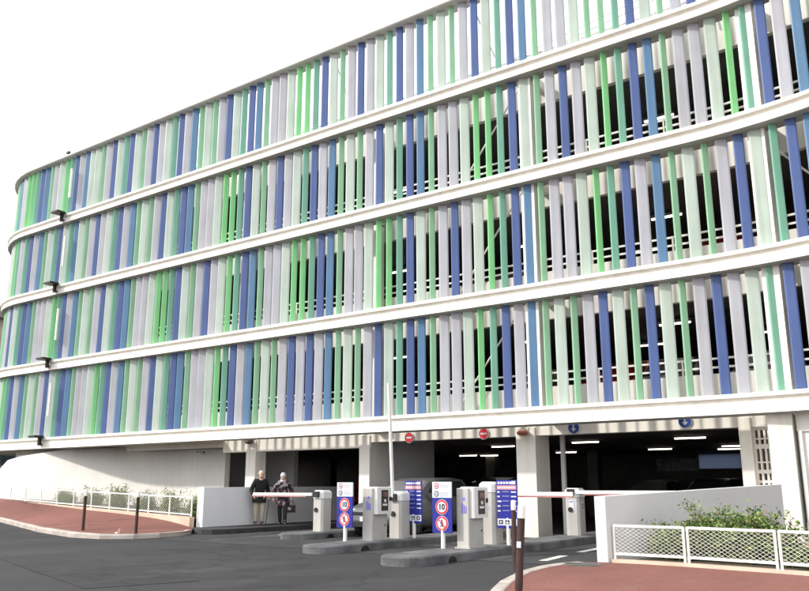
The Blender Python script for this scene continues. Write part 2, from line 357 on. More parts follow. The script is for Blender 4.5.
# white steel columns behind the fins and their bracing
COLU = [-31.3, -25.74, -20.2, -14.64, -9.08, -3.52, 2.04]
for u in COLU:
    m = MB(); x, y = PF(u, -.22 if u > -12 else -.9); T = TAN(u); a = math.atan2(T.y, T.x)
    def rq(dx, dy): return (x + dx * math.cos(a) - dy * math.sin(a), y + dx * math.sin(a) + dy * math.cos(a))
    for zb, zt in zip(DECK[:3], BTM[1:]): m.prism([rq(-.18, -.16), rq(.18, -.16), rq(.18, .16), rq(-.18, .16)], zb - .2, zt + .2)
    # tie back to the deck at every floor
    for z in DECK: m.prism([rq(-.10, .10), rq(.10, .10), rq(.10, 1.0 if u > -12 else .3), rq(-.10, 1.0 if u > -12 else .3)], z - .31, z - .06)
    m.build('column', STEEL, bld)
for (a, b) in [((-11.9, .85, 6.1), (-9.6, .85, 9.0)), ((-11.9, .85, 9.1), (-9.6, .85, 12.0)), ((-11.9, .85, 3.1), (-9.6, .85, 6.0)), ((-10.0, .85, 12.2), (-10.78, .4, 14.7)), ((-15.3, .85, 12.2), (-16.0, .4, 14.7)), ((-4.5, .85, 12.2), (-5.2, .4, 14.7)), ((-1.2, .85, 6.1), (-3.7, .85, 9.0))]:
    m = MB(); m.tube([a, b], .024, 8); m.build('brace', STEEL, bld)
m = MB()
for dz in (0, .22): m.tube([(-10.6, 2.25, 13.55 + dz), (-6.3, 2.25, 14.10 + dz), (-2, 2.25, 14.65 + dz)], .018, 6)
for q in range(5):
    x = -10.6 + q * 2.15; m.tube([(x, 2.25, 12.9), (x, 2.25, 13.77 + (x + 10.6) * .128)], .015, 6)
m.build('roof_rail', STEEL, bld)

# ---- vertical fins
FW = {'L': (.262, 19), 'M': (.265, 19), 'N': (.215, 22), 'S': (.215, 22), 'T': (.178, 44), 'g': (.165, 48), 'G': (.165, 48)}
P18 = 'NLSgMgLNMTNSgLLMGT'
ROWS = [  # tier from the bottom up: (leftwards from fin 0, exclusive) , (fin 0 onwards)
 ('MNLgMgSLNLNLgMgSLN' + 'TGMLLgSNTMNLgMgSLN' * 8, 'TNSgLLMGTNLSgMgLNMgNMgLNLMTNLSgM' + P18 * 2),
 ('GGMLLgSNTGGMLLgSNTGMLNLgMNTGGMLLgSNTMNLgMgSLNTGMLLgSNTMNLg' + 'TGMLLgSNTMNLgMgSLN' * 5, 'TNMgLNLMGTNSgLLMGTNLSgMgLNMTNSgLL' + P18 * 2),
 ('MNLgMgSLNTMLNLgMNTGGMLLgSNTMNLgMgSLNTMLNLgMSTMNTMgSLNTL' + 'TGMLLgSNTMNLgMgSLN' * 5, 'TNSgLLMGGTNMgLNLMGTNSgLLMGTNLSgMgL' + P18 * 2),
 ('TMLNLgMNTGGMLLgSNTMNLgMgSLNTMLNLgMNTMNLgMMSLNTGMLgSNTGGLS' + 'TGMLLgSNTMNLgMgSLN' * 5, 'NLSgMgLNMTNSgLLMggTNMgLNLMGTNSgLL' + P18 * 2)]
PITCH, UK = .3695, -13.13
def fin_geo(m, u, z0, z1, code, mi):
    w, ph = FW[code]; tw = min(1.0, max(0.0, (-11 - u) / 12)); w *= 1 + .13 * tw; ph = R(ph + 9 * tw + random.uniform(-2.5, 2.5)); T = TAN(u); O = Vector((T.y, -T.x, 0)); x, y = PF(u, -.04)
    d = T * math.cos(ph) - O * math.sin(ph); n = O * math.cos(ph) + T * math.sin(ph); c = Vector((x, y, 0)); th = .045
    pr = [(-.5, -.25), (-.5, .25), (-.38, .5), (.38, .5), (.5, .25), (.5, -.25), (.38, -.5), (-.38, -.5)]
    m.prism([(c + d * (a * w) + n * (b * th))[:2] for a, b in pr], z0, z1, mi)
codes = list(FINC)
rest = MB()
for r in range(4):
    z0 = DECK[r] - .06; z1 = (BTM[r + 1] if r < 3 else ROOFZ - .045) - .005
    left, right = ROWS[r]
    for k in range(-112, 50):
        u = UK + PITCH * k
        if u < U0 + .2 or u > U1 - .2: continue
        c = right[k] if k >= 0 else left[-k - 1]
        single = (5 <= k <= 29 and r < 3) or (r == 3 and 5 <= k <= 24) or (r == 0 and 0 <= k <= 4)
        if single:
            m = MB(); fin_geo(m, u, z0, z1, c, 0); m.build('louvre', FM[c], bld, label=FINC[c][0] + ' vertical fin')
        else: fin_geo(rest, u, z0, z1, c, codes.index(c))
rest.build('louvre_screen', [FM[c] for c in codes], bld, kind='stuff')
# slim white strip set in front of the fins, in every tier
for z0 in (3.9, 6.85, 9.85, 12.75):
    m = MB(); m.box(-29.72, -29.64, -.30, -.24, z0, z0 + 1.25); m.build('white_strip', STEEL, bld)

# ---- ground storey
m = MB(); m.box(-21.25, -14.95, 1.11, 1.45, 2.34, 2.72); m.build('entrance_header', WHITE, bld)
m = MB(); m.box(-14.95, -4.1, 1.113, 1.45, 2.49, 2.72); m.build('entrance_header', WHITE, bld)
for (x0, x1, dep) in [(-20.1, -19.66, .48), (-15.36, -14.97, .95), (-10.19, -9.64, .78), (-4.72, -4.46, .5)]:
    m = MB(); m.box(x0, x1, 1.07, 1.07 + dep, 0, 2.70); m.build('pillar', WHITE, bld, bevel=.012)
# grey inner wall behind the side opening and beside the pedestrian bay
m = MB(); m.box(-25.5, -21.3, 4.6, 4.8, 0, 2.66); m.build('inner_wall', LOWW, bld)
m = MB(); m.box(-15.3, -15.1, 2.3, 4.6, 0, 2.66); m.build('inner_wall', LOWW, bld)
m = MB(); m.box(-9.5, -9.4, 2.2, 2.3, 0, 2.6); m.build('pipe_casing', STEEL, bld)
m = MB(); m.sweep([(-.30, 2.70), (-.30, 2.80), (-1.8, 2.80), (-1.8, 2.70)], fpath(-46, -21.25)); m.build('light_block_panel', SOFFIT, bld)  # added panel over the ramp, blocks sun coming through the fins
# round ramp drum at the left
Rr = 5.2; cx_, cy_ = -31.78, 4.89          # drum centre; its face leaves the circle and eases into the flat wall
ang = [19 - i * 6 for i in range(0, 22)]
dp = [(-21.5, 1.45), (-24, 1.45), (-25, 1.40), (-26, 1.27), (-27, 1.02), (-28, .70), (-29, .35)] + [(cx_ + Rr * math.sin(R(a)), cy_ - Rr * math.cos(R(a))) for a in ang]
TZ = [(-40, .6), (-35, 1.1), (-33.1, 1.87), (-32.2, 2.28), (-30.5, 2.48), (-28.9, 2.66), (-10, 2.66)]
def top_z(p):
    for (a, za), (b, zb) in zip(TZ, TZ[1:]):
        if a <= p[0] <= b: return za + (zb - za) * (p[0] - a) / (b - a)
    return .6
m = MB(); n = len(dp); vs = []
for i, p in enumerate(dp):
    a = Vector(dp[max(i - 1, 0)]); b = Vector(dp[min(i + 1, n - 1)]); d = (b - a).normalized(); 
    q = Vector((d.y, -d.x)) * .22
    vs += [(p[0], p[1], 0), (p[0], p[1], top_z(p)), (p[0] + q.x, p[1] + q.y, top_z(p)), (p[0] + q.x, p[1] + q.y, 0)]
m.add(vs, [(i * 4 + j, i * 4 + j + 1, (i + 1) * 4 + j + 1, (i + 1) * 4 + j) for i in range(n - 1) for j in range(3)], 0, False)
m.add(vs, [(0, 1, 2, 3)]); dr = m.build('ramp_wall', DRUM, bld)
for p in dr.data.polygons: p.use_smooth = abs(p.normal.z) < .3
for bx, by in ((-35.1, 1.6), (-30.6, 3.0)):
    m = MB(); m.box(bx, bx + .4, by, by + .4, 0, 2.7); m.build('pillar', WHITE, bld)
m = MB(); 
for z in (2.2, 2.45): m.tube([(-36.2, 2.2, z - .9), (-34.4, .9, z - .45), (-32.2, .15, z - .02), (-29.6, .5, z + .14)], .03, 6)
m.build('ramp_rail', STEEL, bld)
# right hand end of the ground storey: lattice window, broad white pier, shop-like window
m = MB(); x0, x1, y = -4.45, -4.12, 1.2
for (za, zb) in [(0, .62), (1.30, 1.36), (1.50, 1.58), (2.02, 2.12), (2.42, 2.9)]: m.box(x0, x1, y, y + .18, za, zb)
for xx in (-4.46, -4.36, -4.25, -4.165): m.box(xx, xx + .045, y + .002, y + .178, .6, 2.5)
for z in (1.18, 1.72, 2.22): m.box(x0, x1, y + .004, y + .176, z, z + .03)
lw = m.build('lattice_window', WHITE, bld)
m = MB(); m.box(x0, x1, y + .26, y + .28, .5, 2.5); m.build('pane', GLASSD, lw)
def on_arc(u0, u1, off0, off1, z0, z1, mb, mi=0):
    us = [u0 + (u1 - u0) * i / 6 for i in range(7)]
    mb.prism([PF(u, off0) for u in us] + [PF(u, off1) for u in reversed(us)], z0, z1, mi)
m = MB(); m.box(-3.88, -3.42, .0, 2.7, 0, 2.66); m.build('pier', WHITE, bld)
m = MB(); on_arc(-3.40, 5.2, -.25, -.45, 0, .55, m); on_arc(-3.40, 5.2, -.25, -.45, 2.30, 2.66, m)
for u in (-3.38, -2.2, -1.1, 0, 1.1, 2.2, 3.3, 4.4): on_arc(u, u + .07, -.23, -.44, .54, 2.31, m)
on_arc(-3.36, -3.2, -.3, -.4, .54, 2.31, m)
for z in (.9, 1.2, 1.5, 1.8, 2.1): on_arc(-2.9, 5.0, -.28, -.36, z, z + .04, m)
sw = m.build('window', STEEL, bld)
m = MB(); on_arc(-3.2, 5.1, -.38, -.40, .55, 2.3, m); m.build('pane', mat('grey_glass', (.20, .22, .22), .12, .2, 2, spec=.6), sw)

# ------------------------------------------------------------------ fixtures on the building
def floodlight(z, lab):
    t = thing('floodlight', lab, 'floodlight', (-30.05, -.24, z), 0, 'black floodlights on the beams')
    m = MB(); m.box(-.24, .24, -.42, -.02, .03, .11, bev=.02); m.build('lamp_head', BLACK, t)
    m = MB(); m.box(-.045, .045, -.12, -.003, -.22, .035); m.box(-.10, .10, -.08, -.003, -.26, -.19); m.build('bracket', BLACK, t)
for z, lab in zip(DECK, ['black floodlight on the lowest white beam above the ramp wall', 'black floodlight on the second white beam from the ground', 'black floodlight on the third white beam from the ground', 'black floodlight on the topmost white beam, below the roof tier']): floodlight(z - .04, lab)
t = thing('weather_mast', 'tiny dark mast standing on the roof edge near the rounded corner', 'mast', (-30.5, -.02, ROOFZ + .03))
m = MB(); m.tube([(0, 0, -.01), (0, 0, .22)], .02, 6); m.build('pole', BLACK, t); m = MB(); m.box(-.09, .09, -.05, .05, .19, .28); m.build('head', BLACK, t)

def round_sign(x, z, kind, lab, grp):
    t = thing('road_sign', lab, 'sign', (x, 1.10, z), 0, grp)
    m = MB(); m.disc((0, -.02, 0), .150, (0, -1, 0), .012, 0, 32); m.build('plate', SWHITE, t)
    m = MB()
    if kind == 'no': m.disc((0, -.033, 0), .138, (0, -1, 0), .006, 0, 32); m.build('disc', SRED, t); b = MB(); b.box(-.09, .09, -.044, -.040, -.023, .023); b.build('bar', SWHITE, t)
    else:
        m.disc((0, -.033, 0), .140, (0, -1, 0), .006, 0, 32); m.build('disc', mat('arrow_blue', (.012, .05, .26), .4, .05, 3), t)
        b = MB(); b.box(-.020, .020, -.044, -.040, -.02, .09); b.prism([(0, 0)] * 3, 0, 0) if 0 else None
        b.add([(-.07, -.044, -.015), (.07, -.044, -.015), (0, -.044, -.095), (-.07, -.040, -.015), (.07, -.040, -.015), (0, -.040, -.095)], [(0, 1, 2), (3, 5, 4), (0, 3, 4, 1), (1, 4, 5, 2), (2, 5, 3, 0)])
        b.build('arrow', SWHITE, t)
round_sign(-13.56, 2.57, 'no', 'round red no entry sign beside the white raised barrier arm', 'no entry signs')
round_sign(-11.14, 2.59, 'no', 'round red no entry sign nearer the wide lit pillar', 'no entry signs')
round_sign(-8.58, 2.64, 'go', 'round blue arrow sign beside the reddish lamp and wide pillar', 'blue arrow signs')
round_sign(-5.86, 2.67, 'go', 'round blue arrow sign nearer the lattice window', 'blue arrow signs')
t = thing('warning_lamp', 'reddish brown warning lamp hung above the wide white pillar', 'lamp', (-9.93, 1.05, 2.58))
m = MB(); m.ball((0, -.10, -.02), .13, 12, 0, (1.25, .8, .62)); m.build('lens', mat('red_lens', (.36, .13, .09), .3, .2, 6), t)
m = MB(); m.tube([(0, .0, .06), (0, -.10, .10), (.01, -.12, .28)], .02, 6); m.box(-.06, .06, -.13, .02, .03, .07); m.build('bracket', ALU, t)
t = thing('warning_lamp', 'dark shaded lamp fixed under the beam over the narrow pillar', 'lamp', (-19.87, 1.05, 2.66))
m = MB(); m.ball((0, -.10, -.02), .13, 12, 0, (1.3, .8, .5)); m.build('lens', mat('dark_lens', (.09, .07, .06), .4, .2, 6), t); m = MB(); m.box(-.05, .05, -.1, .025, 0, .1); m.build('bracket', BLACK, t)
t = thing('security_camera', 'small dark security camera on the grey wall above the fence', 'camera', (-22.6, 1.44, 2.40))
m = MB(); m.box(-.06, .06, -.30, -.08, -.05, .04, bev=.01); m.build('housing', ALU, t); m = MB(); m.box(-.03, .03, -.10, .01, -.03, .02); m.build('bracket', BLACK, t); m = MB(); m.disc((0, -.30, -.005), .035, (0, -1, 0), .01, 0, 14); m.build('lens', BLACK, t)

# ceiling lights that are lit in the photograph
LIGHTS = [(x, y, 2.585) for x, y in [(-18.81, 9.19), (-20.18, 14.92), (-19.38, 15.46), (-14.48, 8.04), (-10.95, 7.1), (-14.96, 14.23), (-10.77, 13.57), (-7.51, 6.73), (-7.78, 12.64), (-8.59, 15.06)]]
def ceil_light(x, y, z, w, lab, grp):
    t = thing('ceiling_light', lab, 'ceiling light', (x, y, z), 0, grp)
    m = MB(); m.box(-w / 2, w / 2, -.07, .07, .04, .12); m.build('housing', ALU, t)
    m = MB(); m.box(-w / 2 + .03, w / 2 - .03, -.03, .03, .0, .038); m.build('diffuser', LAMP, t)
for x, y, z in LIGHTS: ceil_light(x, y, z, .95, 'lit white tube light on the dark ceiling of the ground storey', 'tube lights of the ground storey')
for i, z in ((0, 5.52), (1, 8.57), (2, 11.56)):
    for x, y in ((-11.2, 4.4), (-6.9, 4.2), (-16.5, 4.6), (-8.6, 7.2), (-5.0, 7.0)): ceil_light(x, y, z, .9, ['lit white tube light behind the fins of the lowest tier', 'lit white tube light behind the fins of the second tier', 'lit white tube light behind the fins of the third tier'][i], 'tube lights behind the fins of tier ' + 'one two three'.split()[i])

# ------------------------------------------------------------------ low walls at the entrance
def wall_strip(name, a, b, th, z0a, z0b, za, zb, m, lab):
    a = Vector(a); b = Vector(b); d = (b - a).normalized(); n = Vector((-d.y, d.x)) * th
    g = MB(); g.prism([a, b, b + n, a + n], [z0a, z0b, z0b, z0a], [za, zb, zb, za]); o = g.build(name, m, bevel=.012); return tag(o, lab, 'wall')
wall_strip('low_wall', (-18.62, -1.86), (-18.92, 5.2), .26, 0, 0, 1.22, 1.24, LOWV, 'low grey concrete wall behind the elderly couple')
wall_strip('low_wall', (-5.14, -5.47), (-3.60, -.62), .22, 0, 0, 1.09, 1.27, LOWW, 'low grey wall with pale end behind the green bushes')
g = MB(); g.prism([(-18.75, -2.10), (-18.0, -2.62), (-17.62, -2.72), (-17.35, -2.60), (-17.22, -2.25), (-17.2, 0), (-17.3, 5.2), (-18.7, 5.2)], -.02, .13); o = g.build('pavement', [mat('dark_strip', (.045, .045, .047), .9, .25, 3, bump=.3)]); o['kind'] = 'structure'

# ------------------------------------------------------------------ islands
def island(cx, y0, y1, w, lab, nose=True):
    m = MB(); r = w / 2
    def outline(q):
        rr = r - q
        return [(cx - rr * math.cos(R(a)), y0 + r - rr * math.sin(R(a))) for a in range(0, 181, 12)] + [(cx + rr, y1 - q), (cx - rr, y1 - q)]
    A = outline(0); B = outline(.025); n = len(A)
    m.prism(A, -.02, .125, 0, cap_top=False, smooth=False)
    m.add([(x, y, .125) for x, y in A] + [(x, y, .15) for x, y in B], [(i, (i + 1) % n, n + (i + 1) % n, n + i) for i in range(n)] + [tuple(range(n, 2 * n))], 0)
    t = thing('traffic_island', lab, 'traffic island', (0, 0, 0)); m.build('kerb_base', ISL, t)
    d = MB(); y = y0 + 1.15; d.prism([(0, 0)], 0, 0) if 0 else None
    pts = [(y - .13, .0), (y + .13, .0)] + [(y + .13 * math.cos(R(a)), .10 * math.sin(R(a))) for a in range(15, 180, 15)]
    d.add([(cx + r + .004, p[0], p[1] + .004) for p in pts] + [(cx + r - .06, p[0], p[1] + .004) for p in pts], [tuple(range(len(pts)))] + [(i, (i + 1) % len(pts), len(pts) + (i + 1) % len(pts), len(pts) + i) for i in range(len(pts))])
    d.build('drain_hole', BLACK, t); return t
island(-14.28, -3.0, 1.2, .85, 'short grey concrete island under the barrier beside the couple')
island(-10.98, -5.75, 2.4, .85, 'middle grey concrete island carrying the first speed limit sign')
island(-8.22, -6.85, 4.2, .85, 'long grey concrete island nearest the street with rounded nose')

# ------------------------------------------------------------------ ticket machines
def ticket_machine(x, y, lab):
    t = thing('ticket_machine', lab, 'ticket machine', (x, y, .15), 0, 'ticket machines on the islands')
    m = MB(); m.box(-.13, .13, -.30, .22, -.01, 1.06, bev=.012); m.build('cabinet', MACH, t)
    m = MB(); m.box(-.10, .215, -.24, .27, .53, 1.085, bev=.02); m.build('head', MACHD, t)
    m = MB(); m.box(.128, .134, -.25, .18, .06, .49); d = m.build('door', MACH, t); m = MB(); m.disc((.133, .13, .30), .018, (1, 0, 0), .008, 0, 12); m.build('lock', BLACK, d)
    m = MB(); m.box(-.16, .16, -.33, .25, -.005, .025); m.build('base_plate', ALU, t)
    m = MB(); m.box(.212, .222, -.10, .13, .60, 1.02); s = m.build('control_panel', SCREEN, t)
    m = MB(); m.box(.220, .227, -.06, .09, .88, .98); m.build('screen', mat('screen_brown', (.16, .09, .08), .2, .4, 9), s)
    m = MB(); m.box(.220, .228, -.06, .09, .70, .74); m.disc((.219, .02, .80), .035, (1, 0, 0), .01, 0, 14); m.build('button', MACHD, s)
    m = MB(); m.box(.212, .226, .17, .24, .80, .88); m.build('ticket_slot', BLACK, t)
    m = MB(); [m.box(-.02 + q * .04, .005 + q * .04, -.308, -.299, .62, .80 - .03 * q) for q in range(3)]; m.build('lettering', STK, t)
    m = MB(); m.disc((.03, -.299, .87), .03, (0, -1, 0), .005, 0, 16); m.build('logo', STK, t)
ticket_machine(-10.95, -3.75, 'grey ticket machine in front of the grey hatchback')
ticket_machine(-8.18, -4.45, 'grey ticket machine on the island nearest the street')

# ------------------------------------------------------------------ barriers
RW = mat('boom_red', (.42, .19, .18), .45, .1, 5)
def barrier(x, y, h, boom, lab, sticker=False):
    t = thing('parking_barrier', lab, 'barrier', (x, y, .15), 0, 'boom barriers at the entrance')
    w, d = .17, .19
    m = MB(); pr = [(-w + .05, -d), (w - .05, -d), (w, -d + .05), (w, d - .05), (w - .05, d), (-w + .05, d), (-w, d - .05), (-w, -d + .05)]
    m.prism(pr, -.01, h - .20); m.build('cabinet', MACH, t)
    m = MB(); q = [(a * 1.06, b * 1.06) for a, b in pr]; m.prism(q, h - .20, h - .05, cap_top=False)
    n = 8; m.add([(a, b, h - .05) for a, b in q] + [(a * .75, b * .75, h) for a, b in q], [(i, (i + 1) % n, n + (i + 1) % n, n + i) for i in range(n)] + [tuple(range(n, 2 * n))]); m.build('cap', MACHD, t)
    m = MB(); m.disc((-.03, -d - .001, h - .48), .055, (0, -1, 0), .03, 0, 16); m.build('hinge', BLACK, t)
    if boom:
        dx, dz, L, zz = boom[:4]; sd = boom[4] if len(boom) > 4 else 1
        m = MB(); a = Vector((dx * .14, sd * (-d - .05), zz)); dirv = Vector((dx, 0, dz)).normalized(); segs = 14
        for i in range(segs):
            p = a + dirv * (L * i / segs); q2 = a + dirv * (L * (i + 1) / segs); m.bar(p, q2, .04, .07, 0)
        b = m.build('boom', [STEEL, RW], t)
        if not dz:
            m = MB(); m.bar(a + dirv * .2 + Vector((0, -.004, -.052)), a + dirv * L + Vector((0, -.004, -.052)), .035, .028); m.build('edge_strip', RW, b)
        m = MB(); ya, yb = sorted((sd * (-d - .07), sd * (-d + .01))); m.box(-.08, .08, ya, yb, zz - .07, zz + .07); m.build('clamp', BLACK, t)
    if sticker:
        m = MB(); m.box(-.06, .05, -d - .006, -d + .002, h - .50, h - .27); m.build('sticker', SWHITE, t)
        m = MB(); m.box(w - .002, w + .006, -.05, .06, h - .50, h - .30); s = m.build('sticker', SWHITE, t)
        m = MB(); m.disc((w + .006, .005, h - .37), .03, (1, 0, 0), .003, 0, 12); m.disc((w + .006, .005, h - .445), .03, (1, 0, 0), .003, 0, 12); m.build('symbol', SBLACK, s)
        m = MB(); m.box(-.045, .035, -d - .010, -d - .006, h - .32, h - .29); m.build('symbol', STK, s)
barrier(-14.24, -1.75, 1.00, (-1, 0, 2.1, .90), 'grey boom barrier with its red edged arm lowered towards the couple')
barrier(-11.0, -2.85, .99, (-.05, 1, 2.5, .86), 'grey boom barrier with its white arm raised upright')
barrier(-8.42, -3.30, 1.18, (1, 0, 1.5, .95, -1), 'pale boom barrier with lowered arm behind the second blue tariff board')
barrier(-8.28, .30, 1.05, (1, 0, 2.3, .96), 'pale barrier with octagonal top and two white stickers', True)

# ------------------------------------------------------------------ sign boards
def speed_board(x, y, lab):
    t = thing('speed_sign', lab, 'sign', (x, y, .15), 0, 'speed limit boards on the islands')
    m = MB(); m.tube([(0, .02, -.01), (0, .02, .55)], .04, 12); m.build('post', STEEL, t)
    w = .21
    m = MB(); m.box(-w, w, -.012, .012, .27, .885); p = m.build('blue_panel', SBLUE, t)
    m = MB(); m.box(-w, w, -.013, .011, .89, 1.175); q = m.build('white_panel', SWHITE, t)
    for z, txt in ((.725, '10'), (.435, '')):
        m = MB(); m.disc((0, -.012, z), .135, (0, -1, 0), .003, 0, 32); m.disc((0, -.015, z), .128, (0, -1, 0), .003, 1, 32); m.disc((0, -.018, z), .094, (0, -1, 0), .003, 0, 32); s = m.build('round_sign', [SWHITE, SRED], p)
        if txt:
            m = MB(); text_mb(m, txt, .14, (0, -.0235, z), (1, 0, 0), (0, 0, 1), 0, .03); m.build('number', SBLACK, p)
        else:
            m = MB(); yy = -.0225
            m.disc((0, -.021, z + .055), .016, (0, -1, 0), .003, 0, 12)
            for a, b in (((0, .038), (0, -.01)), ((0, -.01), (-.028, -.06)), ((0, -.01), (.026, -.06)), ((0, .03), (-.03, -.005)), ((0, .03), (.032, .0))): m.bar((a[0], yy, z + a[1]), (b[0], yy, z + b[1]), .003, .017, 0, (0, 1, 0)) if 0 else m.bar((a[0], yy, z + a[1]), (b[0], yy, z + b[1]), .016, .003, 0, (0, 1, 0))
            m.build('walker', SBLACK, p)
            m = MB(); m.bar((-.068, -.0255, z + .068), (.068, -.0255, z - .068), .02, .002, 0, (0, 1, 0)); m.build('slash', SRED, p)
    m = MB()
    for z in (1.10, .96):
        m.disc((-.115, -.013, z), .052, (0, -1, 0), .003, 1 if z > 1 else 2, 24); m.disc((-.115, -.016, z), .036, (0, -1, 0), .003, 0, 24)
        m.box(-.135, -.095, -.022, -.019, z - .008, z + .008, 2)
    m.build('small_signs', [SWHITE, SRED, SBLACK], q)
    m = MB()
    for z in (1.13, 1.105, 1.08, .985, .96, .935): m.box(-.04, .18 - random.uniform(0, .05), -.016, -.013, z - .005, z + .005)
    m.build('lettering', ALU, q)
speed_board(-11.26, -4.40, 'blue speed limit 10 board in front of the grey hatchback')
speed_board(-8.52, -4.90, 'blue speed limit 10 board on the island nearest the street')
def tariff_board(x, y, lab):
    t = thing('tariff_sign', lab, 'sign', (x, y, .15), 0, 'blue tariff boards on the islands')
    m = MB(); m.tube([(0, .02, -.01), (0, .02, .5)], .04, 12); m.build('post', STEEL, t)
    w = .225
    m = MB(); m.prism([(-w, -.012), (w, -.012), (w, .012), (-w, .012)], .31, 1.21); p = m.build('panel', SBLUE, t)
    m = MB(); m.box(-w + .012, w - .012, -.016, -.012, 1.03, 1.11); m.build('pink_band', SPINK, p)
    m = MB(); m.box(-w + .012, w - .012, -.016, -.012, .36, .485); f = m.build('footer', SWHITE, p)
    for xx in (-.14, 0, .14):
        m = MB(); m.box(xx - .045, xx + .045, -.019, -.016, .385, .46); m.build('symbol', SBLACK, f)
    for xx in (-.14, .14): m = MB(); m.disc((xx, -.019, .422), .02, (0, -1, 0), .002, 0, 12); m.build('symbol', SWHITE, f)
    m = MB(); m.box(-.03, .03, -.021, -.019, .40, .425); m.build('symbol', SWHITE, f)
    m = MB(); rnd = random.Random(3)
    xx = -w + .03
    while xx < .06: l = rnd.uniform(.03, .07); m.box(xx, xx + l, -.015, -.012, 1.135, 1.18); xx += l + .015
    m.box(.11, .195, -.015, -.012, 1.13, 1.19)
    for z in (.985, .90, .81, .72, .63): 
        m.box(-w + .02, -w + .02 + rnd.uniform(.05, .09), -.015, -.012, z - .014, z + .014); m.box(w - .13, w - .02, -.015, -.012, z - .012, z + .012)
        m.box(-.10, .05, -.0145, -.012, z + .004, z + .010)
    m.build('lettering', SWHITE, p)
    m = MB()
    for q in range(9): m.box(-.19 + q * .043, -.165 + q * .043, -.0185, -.016, 1.05, 1.09)
    m.build('lettering', SWHITE, p)
tariff_board(-10.73, -2.70, 'blue tariff board beside the barrier with its arm raised')
tariff_board(-7.97, -3.46, 'blue tariff board partly hidden behind the brown street bollards')

# ------------------------------------------------------------------ bollards
def bollard(x, y, z, h, lab, lean=(0, 0), rad=.038):
    t = thing('bollard', lab, 'bollard', (x, y, z), 0, 'brown bollards with white tops'); t.rotation_euler = (R(lean[0]), R(lean[1]), 0)
    m = MB(); m.tube([(0, 0, -.05), (0, 0, .02), (0, 0, h - .14)], [rad * 1.04, rad, rad], 18); m.build('post', BROWN, t)
    m = MB(); m.tube([(0, 0, h - .139), (0, 0, h - .03), (0, 0, h - .008), (0, 0, h)], [rad * 1.03, rad * 1.03, rad * .9, rad * .55], 18); m.build('cap', WCAP, t)
    return t
bollard(-19.50, -5.02, .13, 1.02, 'brown bollard on the red pavement, farther of the two before the fence')
bollard(-17.66, -4.76, .11, 1.02, 'brown bollard at the kerb nearer the low grey wall')
b = bollard(-4.05, -10.34, .12, .96, 'leaning brown bollard with white sticker, in front of another bollard', (-1.5, 3.6))
m = MB(); m.box(-.03, .012, -.044, -.036, .54, .60); o = m.build('sticker', SWHITE, b)
o.rotation_euler = (0, 0, R(20))
bollard(-5.90, -7.0, .12, .93, 'straight brown bollard half hidden behind the leaning bollard', (0, 0), .034)

# ------------------------------------------------------------------ fences
def lattice(m, P, Q, z0p, z1p, z0q, z1q, nx, nz, r):
    P = Vector(P); Q = Vector(Q)
    def pt(u, v):
        a = P * (1 - u) + Q * u; zb = z0p * (1 - u) + z0q * u; zt = z1p * (1 - u) + z1q * u
        return Vector((a.x, a.y, zb + (zt - zb) * v))
    for sgn in (1, -1):
        for i in range(-nz, nx + nz):
            u0, v0, u1, v1 = i / nx, 0.0, (i + nz) / nx, 1.0
            if sgn < 0: v0, v1 = 1.0, 0.0
            # clip to 0..1 in u
            du = u1 - u0
            ta = max(0, (0 - u0) / du); tb = min(1, (1 - u0) / du)
            if tb - ta < 1e-4: continue
            a = pt(u0 + du * ta, v0 + (v1 - v0) * ta); b_ = pt(u0 + du * tb, v0 + (v1 - v0) * tb)
            m.bar(a, b_, r * 1.6, r, 0)
FWHITE = mat('fence_white', (.78, .77, .74), .45, .05, 5)
def fence(pts, zb, zt, posts_dbl, nz, step, wire, lab, rail=.045):
    t = thing('fence', lab, 'fence', (0, 0, 0), 0)
    m = MB(); ml = MB()
    for i in range(len(pts) - 1):
        P = Vector((*pts[i], 0)); Q = Vector((*pts[i + 1], 0)); L = (Q - P).length; d = (Q - P) / L; P2 = P + d * (.03 if posts_dbl else 0); Q2 = Q - d * (.03 if posts_dbl else 0)
        for za, zc in ((zb[i], zb[i + 1]), (zt[i], zt[i + 1])): m.bar(P2 + Vector((0, 0, za)), Q2 + Vector((0, 0, zc)), rail, rail)
        lattice(ml, P2[:2], Q2[:2], zb[i] + .02, zt[i] - .02, zb[i + 1] + .02, zt[i + 1] - .02, max(2, round(L / step)), nz, wire)
        ends = [(P2, zb[i], zt[i]), (Q2, zb[i + 1], zt[i + 1])] if posts_dbl else [(P, zb[i], zt[i])]
        for p, a, b_ in ends: g = MB(); g.box(p.x - rail / 2 + .002, p.x + rail / 2 - .002, p.y - rail / 2 + .002, p.y + rail / 2 - .002, a - .14, b_ + .012); g.build('post', FWHITE, t)
    m.build('rail', FWHITE, t); ml.build('mesh_panel', FWHITE, t); return t
fx = [(-5.10, -5.36), (-3.96, -5.42), (-2.67, -5.64), (-1.3, -5.95), (.2, -6.35)]
fence(fx, [.245] * 5, [.655] * 5, True, 7, .095, .0036, 'low white mesh fence in front of the green bushes', .036)
xl = [-18.94 - .97 * i for i in range(18)]
fzb = [.465 + .038 * (-18.94 - x) for x in xl]
fence([(x, -2.0) for x in xl], fzb, [b_ + .475 - .0085 * (-18.94 - x) for b_, x in zip(fzb, xl)], False, 5, .11, .0026, 'low white fence on the red slope before the curved wall', .034)
g = MB(); xs2 = [-18.9 - i for i in range(0, 20)]
g.prism([(x, -2.09) for x in xs2] + [(x, -1.92) for x in reversed(xs2)], 0, [.41 + .038 * (-18.94 - x) for x in xs2] + [.41 + .038 * (-18.94 - x) for x in reversed(xs2)]); o = g.build('kerb', PEACH); o['kind'] = 'structure'
g = MB(); q = fx + [(3, -7.1)]
